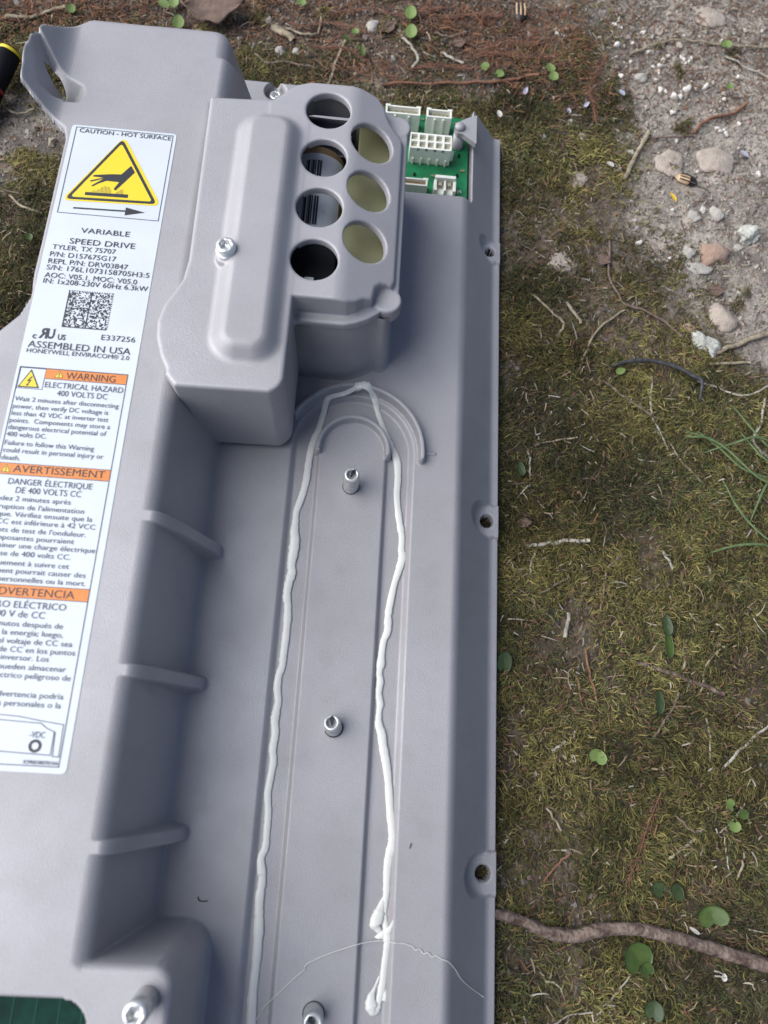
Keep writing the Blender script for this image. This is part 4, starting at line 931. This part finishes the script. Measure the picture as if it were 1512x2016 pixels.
# dry brown leaf
c = at(420, 12, 5); V, F = [], []; N_ = 16
for i in range(N_ + 1):
    for j in range(N_ + 1):
        u_, v_ = i / N_ * 2 - 1, j / N_ * 2 - 1; wv = 16 * (1 - abs(u_) ** 2.2) * (1 + .12 * math.sin(9 * u_)); V.append((u_ * 24, v_ * wv * (1 - .1 * v_), 5 + 2.2 * math.sin(2.5 * u_ + 1.5 * v_) + 1.6 * abs(v_) + .8 * math.sin(7 * v_ + 3 * u_)))
for i in range(N_):
    for j in range(N_): k = i * (N_ + 1) + j; F.append((k, k + N_ + 1, k + N_ + 2, k + 1))
o = link('dry_leaf', py_mesh('dry_leaf', V, F, True), M['dryleaf'], None, label='curled brown dry leaf lying behind the deck at the top edge', category='leaf')
o.location = Vector((c[0], c[1], 2)) * MM; o.rotation_euler = (0, 0, .15)
md = o.modifiers.new('thick', 'SOLIDIFY'); md.thickness = .0005
for k, (u, v, sx, rz, lab) in enumerate([(765, 45, .35, .9, 'small torn brown leaf left of the stacked seedling'), (905, 75, .28, .3, 'small brown leaf scrap right of the stacked seedling'), (1035, 1025, .22, .2, 'dark ribbed leaf scrap left of the longest straw'), (1225, 205, .2, .4, 'dark leaf scrap on moss edge above the stout straw'), (1415, 565, .3, .1, 'dark flat leaf scrap on soil between the stones'), (1190, 505, .28, -.4, 'grey brown leaf scrap at the moss edge left of the stones')]):
    c = at(u, v, 4); q_ = link('leaf_scrap', o.data, None, None, label=lab, category='leaf'); q_.location = Vector((c[0], c[1], gz(c[0], c[1]) + 1)) * MM; q_.scale = (sx, sx * .8, .5); q_.rotation_euler = (0, 0, rz)
    m2 = q_.modifiers.new('thick', 'SOLIDIFY'); m2.thickness = .0005
# russet cedar fronds
def frond(px, lab, wd=7., step=2.3, m='frond'):
    P = catmull([at(u, v, 4) for u, v in px], 8); base = P[0].copy(); base[2] = 0
    for q_ in P: q_[2] = gz(q_[0], q_[1]) + 3.5
    root = empty('cedar_frond', base, lab, 'frond')
    link('stem', tube('stem', P - base, .38, 6), M[m], root)
    V, F = [], []; L_ = np.cumsum(np.r_[0, np.linalg.norm(np.diff(P, axis=0), axis=1)]); s_ = 2.
    while s_ < L_[-1]:
        p = np.array([np.interp(s_, L_, P[:, i]) for i in range(3)]); q_ = np.array([np.interp(min(s_ + 1, L_[-1]), L_, P[:, i]) for i in range(3)]); t = (q_ - p) / (np.linalg.norm(q_ - p) + 1e-6)
        for sg in (-1, 1):
            a_ = sg * rng.uniform(.35, .65); d = np.array([t[0] * math.cos(a_) - t[1] * math.sin(a_), t[0] * math.sin(a_) + t[1] * math.cos(a_), rng.normal(0, .15)]); ln = wd * rng.uniform(.7, 1.2) * min(1, (L_[-1] - s_) / 8 + .3)
            nn = np.array([-d[1], d[0], 0]) * .27; k = len(V); b0 = p - base
            V += [b0 - nn * .6, b0 + nn * .6, b0 + d * ln * .6 + nn, b0 + d * ln, b0 + d * ln * .6 - nn]; F.append((k, k + 4, k + 3, k + 2, k + 1))
        s_ += step
    link('needles', py_mesh('needles', V, F), M[m], root, kind='stuff')
frond([(1300, 1560), (1275, 1625), (1258, 1690), (1236, 1742)], 'dry reddish conifer sprig on the moss above the stick', 7, 2.6)
frond([(640, 15), (720, 10), (800, 20), (870, 5)], 'russet conifer sprig along the top edge')
frond([(560, 30), (600, 40), (650, 32), (720, 55)], 'russet conifer sprig over the wood chip')
frond([(930, 110), (965, 82), (1000, 75), (1060, 78)], 'bushy russet conifer sprig beside the dark striped seed')
frond([(940, 92), (990, 98), (1050, 108), (1120, 100), (1150, 85)], 'russet conifer sprig running towards the white granules')
frond([(600, 75), (640, 85), (680, 88), (720, 110)], 'russet conifer sprig just behind the cover')
frond([(800, 130), (860, 120), (930, 125)], 'russet conifer sprig above the long reddish twig')
frond([(1060, 42), (1052, 60), (1040, 70)], 'short russet sprig under the dark striped seed')
frond([(1178, 240), (1172, 205), (1165, 160), (1195, 110)], 'upright russet sprig at the moss edge')
frond([(860, 25), (930, 20), (990, 22)], 'faint russet sprig right of the stacked seedling')
frond([(1365, 2012), (1350, 1990), (1362, 1975)], 'russet needles at the bottom right', 5)
# stones
def stone(u, v, rx, ry, m, lab, seed, flat=.6, cat='stone', name='stone', rot=0, sub=3, amp=.22):
    bm = bmesh.new(); bmesh.ops.create_icosphere(bm, subdivisions=sub, radius=1); p = at(u, v, 3); rg_ = np.random.default_rng(seed); ph = rg_.uniform(0, 6, 9)
    dep = -(RC @ np.array([p[0], p[1], -CAMZ]))[2]; s_ = dep / FPX
    for vv in bm.verts:
        c_ = vv.co; k = 1 + amp * (math.sin(2.3 * c_.x + ph[0]) * math.sin(2.9 * c_.y + ph[1]) + .6 * math.sin(5.1 * c_.y + ph[2] + 3 * c_.z) * math.sin(4.7 * c_.x + ph[3]) + .35 * math.sin(11 * c_.x + ph[4]) * math.sin(10 * c_.y + ph[5] + 7 * c_.z))
        vv.co = Vector((c_.x * rx * s_ * .9 * k, c_.y * ry * s_ * 1.05 * k, c_.z * min(rx, ry) * s_ * flat * k)) * MM
    me_ = bpy.data.meshes.new(name); bm.to_mesh(me_); bm.free()
    for f_ in me_.polygons: f_.use_smooth = True
    o = link(name, me_, M[m], None, label=lab, category=cat); o.location = Vector((p[0], p[1], gz(p[0], p[1]) + min(rx, ry) * s_ * flat * .05)) * MM; o.rotation_euler = (0, 0, rot); return o
stone(1395, 672, 24, 32, 'chalk', 'crumbly white lump touching the thickest straw', 1, .7, 'lump', 'chalk_lump', .5, 4, .3)
stone(1480, 455, 24, 24, 'chalk', 'crumbly white lump on bare soil above the brown stone', 2, .8, 'lump', 'chalk_lump', .2, 4, .3)
stone(1412, 492, 34, 26, 'stone_b', 'rounded brown stone on the bare soil', 3)
stone(1428, 620, 30, 28, 'stone_t', 'tan rounded stone just above the white lump', 4, .6)
stone(1415, 308, 46, 34, 'stone_t', 'large flat pale stone half sunk in the soil', 5, .2, amp=.16)
stone(1325, 312, 32, 30, 'stone_t', 'flat pale stone left of the large flat one', 6, .13, amp=.18)
stone(1415, 416, 16, 18, 'stone_g', 'grey angular pebble above the brown stone', 7)
stone(1371, 420, 15, 12, 'stone_g', 'bluish grey pebble left of the angular pebble', 8, .6)
stone(1390, 405, 7, 8, 'chalk', 'small whitish pebble between the grey pebbles', 9)
stone(1362, 488, 14, 14, 'stone_g', 'small grey stone left of the brown stone', 10)
stone(1383, 520, 30, 13, 'stone_g', 'flat grey stone below the brown stone', 11, .4)
stone(1362, 640, 16, 10, 'stone_b', 'small reddish stone left of the tan stone', 12)
stone(1268, 142, 17, 13, 'stone_g', 'round grey stone below the white granules', 13, .6)
stone(1148, 265, 11, 10, 'stone_t', 'round brownish pebble in the moss left of the stout straw', 14)
stone(1072, 262, 9, 9, 'stone_g', 'small grey pebble near the fin of the drive', 15)
stone(1126, 232, 8, 9, 'stone_g', 'small grey pebble beside the round brownish one', 16)
stone(1495, 470, 10, 9, 'stone_t', 'tan pebble at the white lump on the right', 17)
stone(1462, 478, 11, 7, 'stone_g', 'thin grey pebble right of the brown stone', 18)
stone(1400, 20, 40, 24, 'stone_t', 'broad earthy clod at the top right', 19, .2)
stone(1140, 340, 26, 20, 'stone_t', 'pale earthy clod in the moss beside the fin', 20, .14)
stone(1110, 510, 34, 24, 'stone_t', 'pale earthy clod in the moss near the first flange hole', 21, .12)
stone(550, 88, 12, 14, 'stone_g', 'rough grey lump behind the deck', 22); stone(582, 90, 9, 9, 'stone_g', 'smaller grey lump right of the rough one', 23)
stone(735, 40, 15, 18, 'stone_g', 'grey clod left of the stacked seedling', 24, .5); stone(528, 25, 6, 8, 'stone_g', 'oval grey pebble near the wood chip', 25)
stone(788, 48, 6, 9, 'stone_g', 'oval grey pebble touching the stacked seedling', 26)
# white granules on the soil
GR = [(1098, 48, 5), (1112, 60, 5), (1105, 53, 5), (1120, 47, 4), (1115, 66, 5), (1125, 72, 3), (1100, 58, 5), (1215, 40, 5), (1228, 45, 4), (1210, 38, 4), (1222, 43, 4), (1271, 55, 6), (1218, 82, 8), (1282, 90, 6), (1290, 88, 4), (1313, 103, 6), (1322, 97, 5), (1325, 95, 4), (1348, 98, 5), (1355, 103, 5), (1363, 108, 5), (1370, 100, 5), (1358, 110, 4), (1352, 95, 4), (1246, 112, 5), (1292, 118, 4), (1307, 116, 6), (1226, 143, 6), (1462, 138, 6), (1305, 168, 6), (1315, 172, 5), (1331, 180, 8), (1345, 181, 7), (1360, 163, 8), (1397, 158, 8), (1377, 162, 4), (1435, 181, 6), (1330, 212, 6), (1418, 243, 5), (1425, 248, 5), (1432, 246, 5), (1437, 251, 5), (1463, 232, 5), (1338, 268, 5), (1428, 66, 5), (1508, 50, 4), (1340, 50, 4), (1352, 58, 4), (1250, 75, 5), (1302, 90, 4), (1298, 145, 4), (1303, 132, 3), (1380, 328, 4), (1450, 310, 4), (1500, 335, 6), (1440, 214, 4), (1325, 500, 5), (1265, 467, 6), (1360, 398, 4), (1016, 236, 4), (1330, 405, 5)]
gm = []
for s_ in range(4):
    o_ = stone(0, 0, 10, 10, 'granule', '', 50 + s_, .7, 'granule', 'white_granule', 0, 2, .34); gm.append(o_.data); dp0 = -(RC @ np.array([*at(0, 0, 3)[:2], -CAMZ]))[2]; bpy.data.objects.remove(o_)
for k, (u, v, r_) in enumerate(GR):
    p = at(u, v, 3); dep = -(RC @ np.array([p[0], p[1], -CAMZ]))[2]; s_ = r_ / 10 * dep / dp0
    q_ = link('white_granule', gm[k % 4], None, None, label='small white granule scattered on the bare soil at the upper right', category='granule', group='white granules on the bare soil')
    q_.location = Vector((p[0], p[1], gz(p[0], p[1]) + r_ * .1)) * MM; q_.scale = (s_, s_ * rng.uniform(.65, 1.05), s_); q_.rotation_euler = (0, 0, k * 1.3)
# petals and tiny flowers
for k, (u, v, L_, W_, a_, m, lab) in enumerate([(1335, 390, 8, 3, 35, 'petal', 'bright yellow petal on the bare soil'), (1033, 180, 7, 3.5, -20, 'petal_v', 'white frayed petal above the fin'), (988, 220, 6, 4, 20, 'granule', 'white petal on the moss at the fin tip'), (1232, 182, 6, 4, 50, 'petal_v', 'pale star shaped petal on the moss edge'), (1152, 205, 6, 3, -40, 'petal_v', 'lilac petal pair left of the star shaped petal'), (1125, 215, 5, 3, 20, 'petal_v', 'small lilac petal above the pebbles'), (1212, 320, 6, 4, 70, 'granule', 'white petal at the foot of the stout straw'), (1478, 302, 8, 4, 60, 'petal_v', 'white petal on the large flat stone'), (1430, 1935, 4, 3, 0, 'granule', 'tiny white bud near the bottom right'), (1382, 1722 + 120, 7, 2, 60, 'granule', 'white sliver lying on the stick')]):
    p = at(u, v, 4); q_ = link('petal', leaf_mesh('petal', L_, W_, 'long', .4), M[m], None, label=lab, category='petal'); q_.location = Vector((p[0], p[1], gz(p[0], p[1]) + 3.4)) * MM; q_.rotation_euler = (.15, .1, R_(a_))
# seeds
def seed(u, v, L_, W_, rz, lab, flip):
    p = at(u, v, 4); root = empty('striped_seed', (p[0], p[1], gz(p[0], p[1])), lab, 'seed')
    b = link('husk', tube('husk', [(0, -L_ / 2, 2.4), (0, -L_ * .35, 2.4), (0, 0, 2.4), (0, L_ * .35, 2.4), (0, L_ / 2, 2.4)], [W_ * .1, W_ * .4, W_ * .5, W_ * .42, W_ * .12], 12, .6), M['seed_d' if flip else 'seed_l'], root)
    for sx in (-.32, 0, .32): link('stripe', tube('stripe', [(sx * W_, -L_ * .3, 2.4 + W_ * .27), (sx * W_ * 1.1, 0, 2.5 + W_ * .28), (sx * W_, L_ * .42, 2.4 + W_ * .2)], W_ * .07, 6, .5), M['seed_l' if flip else 'seed_d'], root)
    if not flip: link('tip', tube('tip', [(0, L_ * .15, 2.5), (0, L_ * .4, 2.5), (0, L_ * .52, 2.4)], [W_ * .52, W_ * .44, W_ * .1], 12, .62), M['seed_d'], root)
    root.rotation_euler = (0, 0, rz)
seed(1355, 346, 17, 8, R_(-105), 'tan seed husk with a dark end on the bare soil', False)
seed(1027, 14, 19, 10, 0, 'dark striped seed at the top edge', True)
# tool at the left edge
p0, p1 = at(-18, 185, 9), at(22, 100, 16); tl = empty('tool_handle', p0, 'black tool handle with yellow and red rings at the left edge', 'tool')
d = Vector(p1 - p0); Ln = d.length; qt = d.to_track_quat('Z', 'Y').to_euler()
for nm, pr, m in [('grip', [(7.2, -30), (7.4, 0), (7.0, 3), (7.4, 6), (7.0, 9), (7.5, 12), (7.5, Ln - 3.2)], 'black'), ('red_ring', [(7.5, 2.4), (7.75, 2.6), (7.75, 4.4), (7.5, 4.6)], 'tool_r'), ('yellow_ring', [(7.4, Ln - 3.1), (7.7, Ln - 2.9), (7.7, Ln - .9), (7.0, Ln - .6)], 'tool_y'), ('end_cap', [(7.0, Ln - .55), (6.6, Ln + .3), (5.2, Ln + .8), (.2, Ln + .9)], 'black')]:
    o = link(nm, lathe(nm, pr, 30), M[m], tl); o.rotation_euler = qt
# small dark hairs and specks of debris on the plate
for px, lab in [([(390, 1765), (392, 1772), (400, 1774), (409, 1773)], 'tiny dark curled hair on the plate beside the deck wall'), ([(809, 1660), (807, 1666), (806, 1670)], 'tiny brown speck of debris on the right side of the plate'), ([(875, 1848), (880, 1852), (884, 1860)], None)]:
    if lab: link('debris_hair', tube('debris_hair', strand(px), .28, 5), M['twig'] if 'brown' in lab else M['ink'], None, label=lab, category='debris')
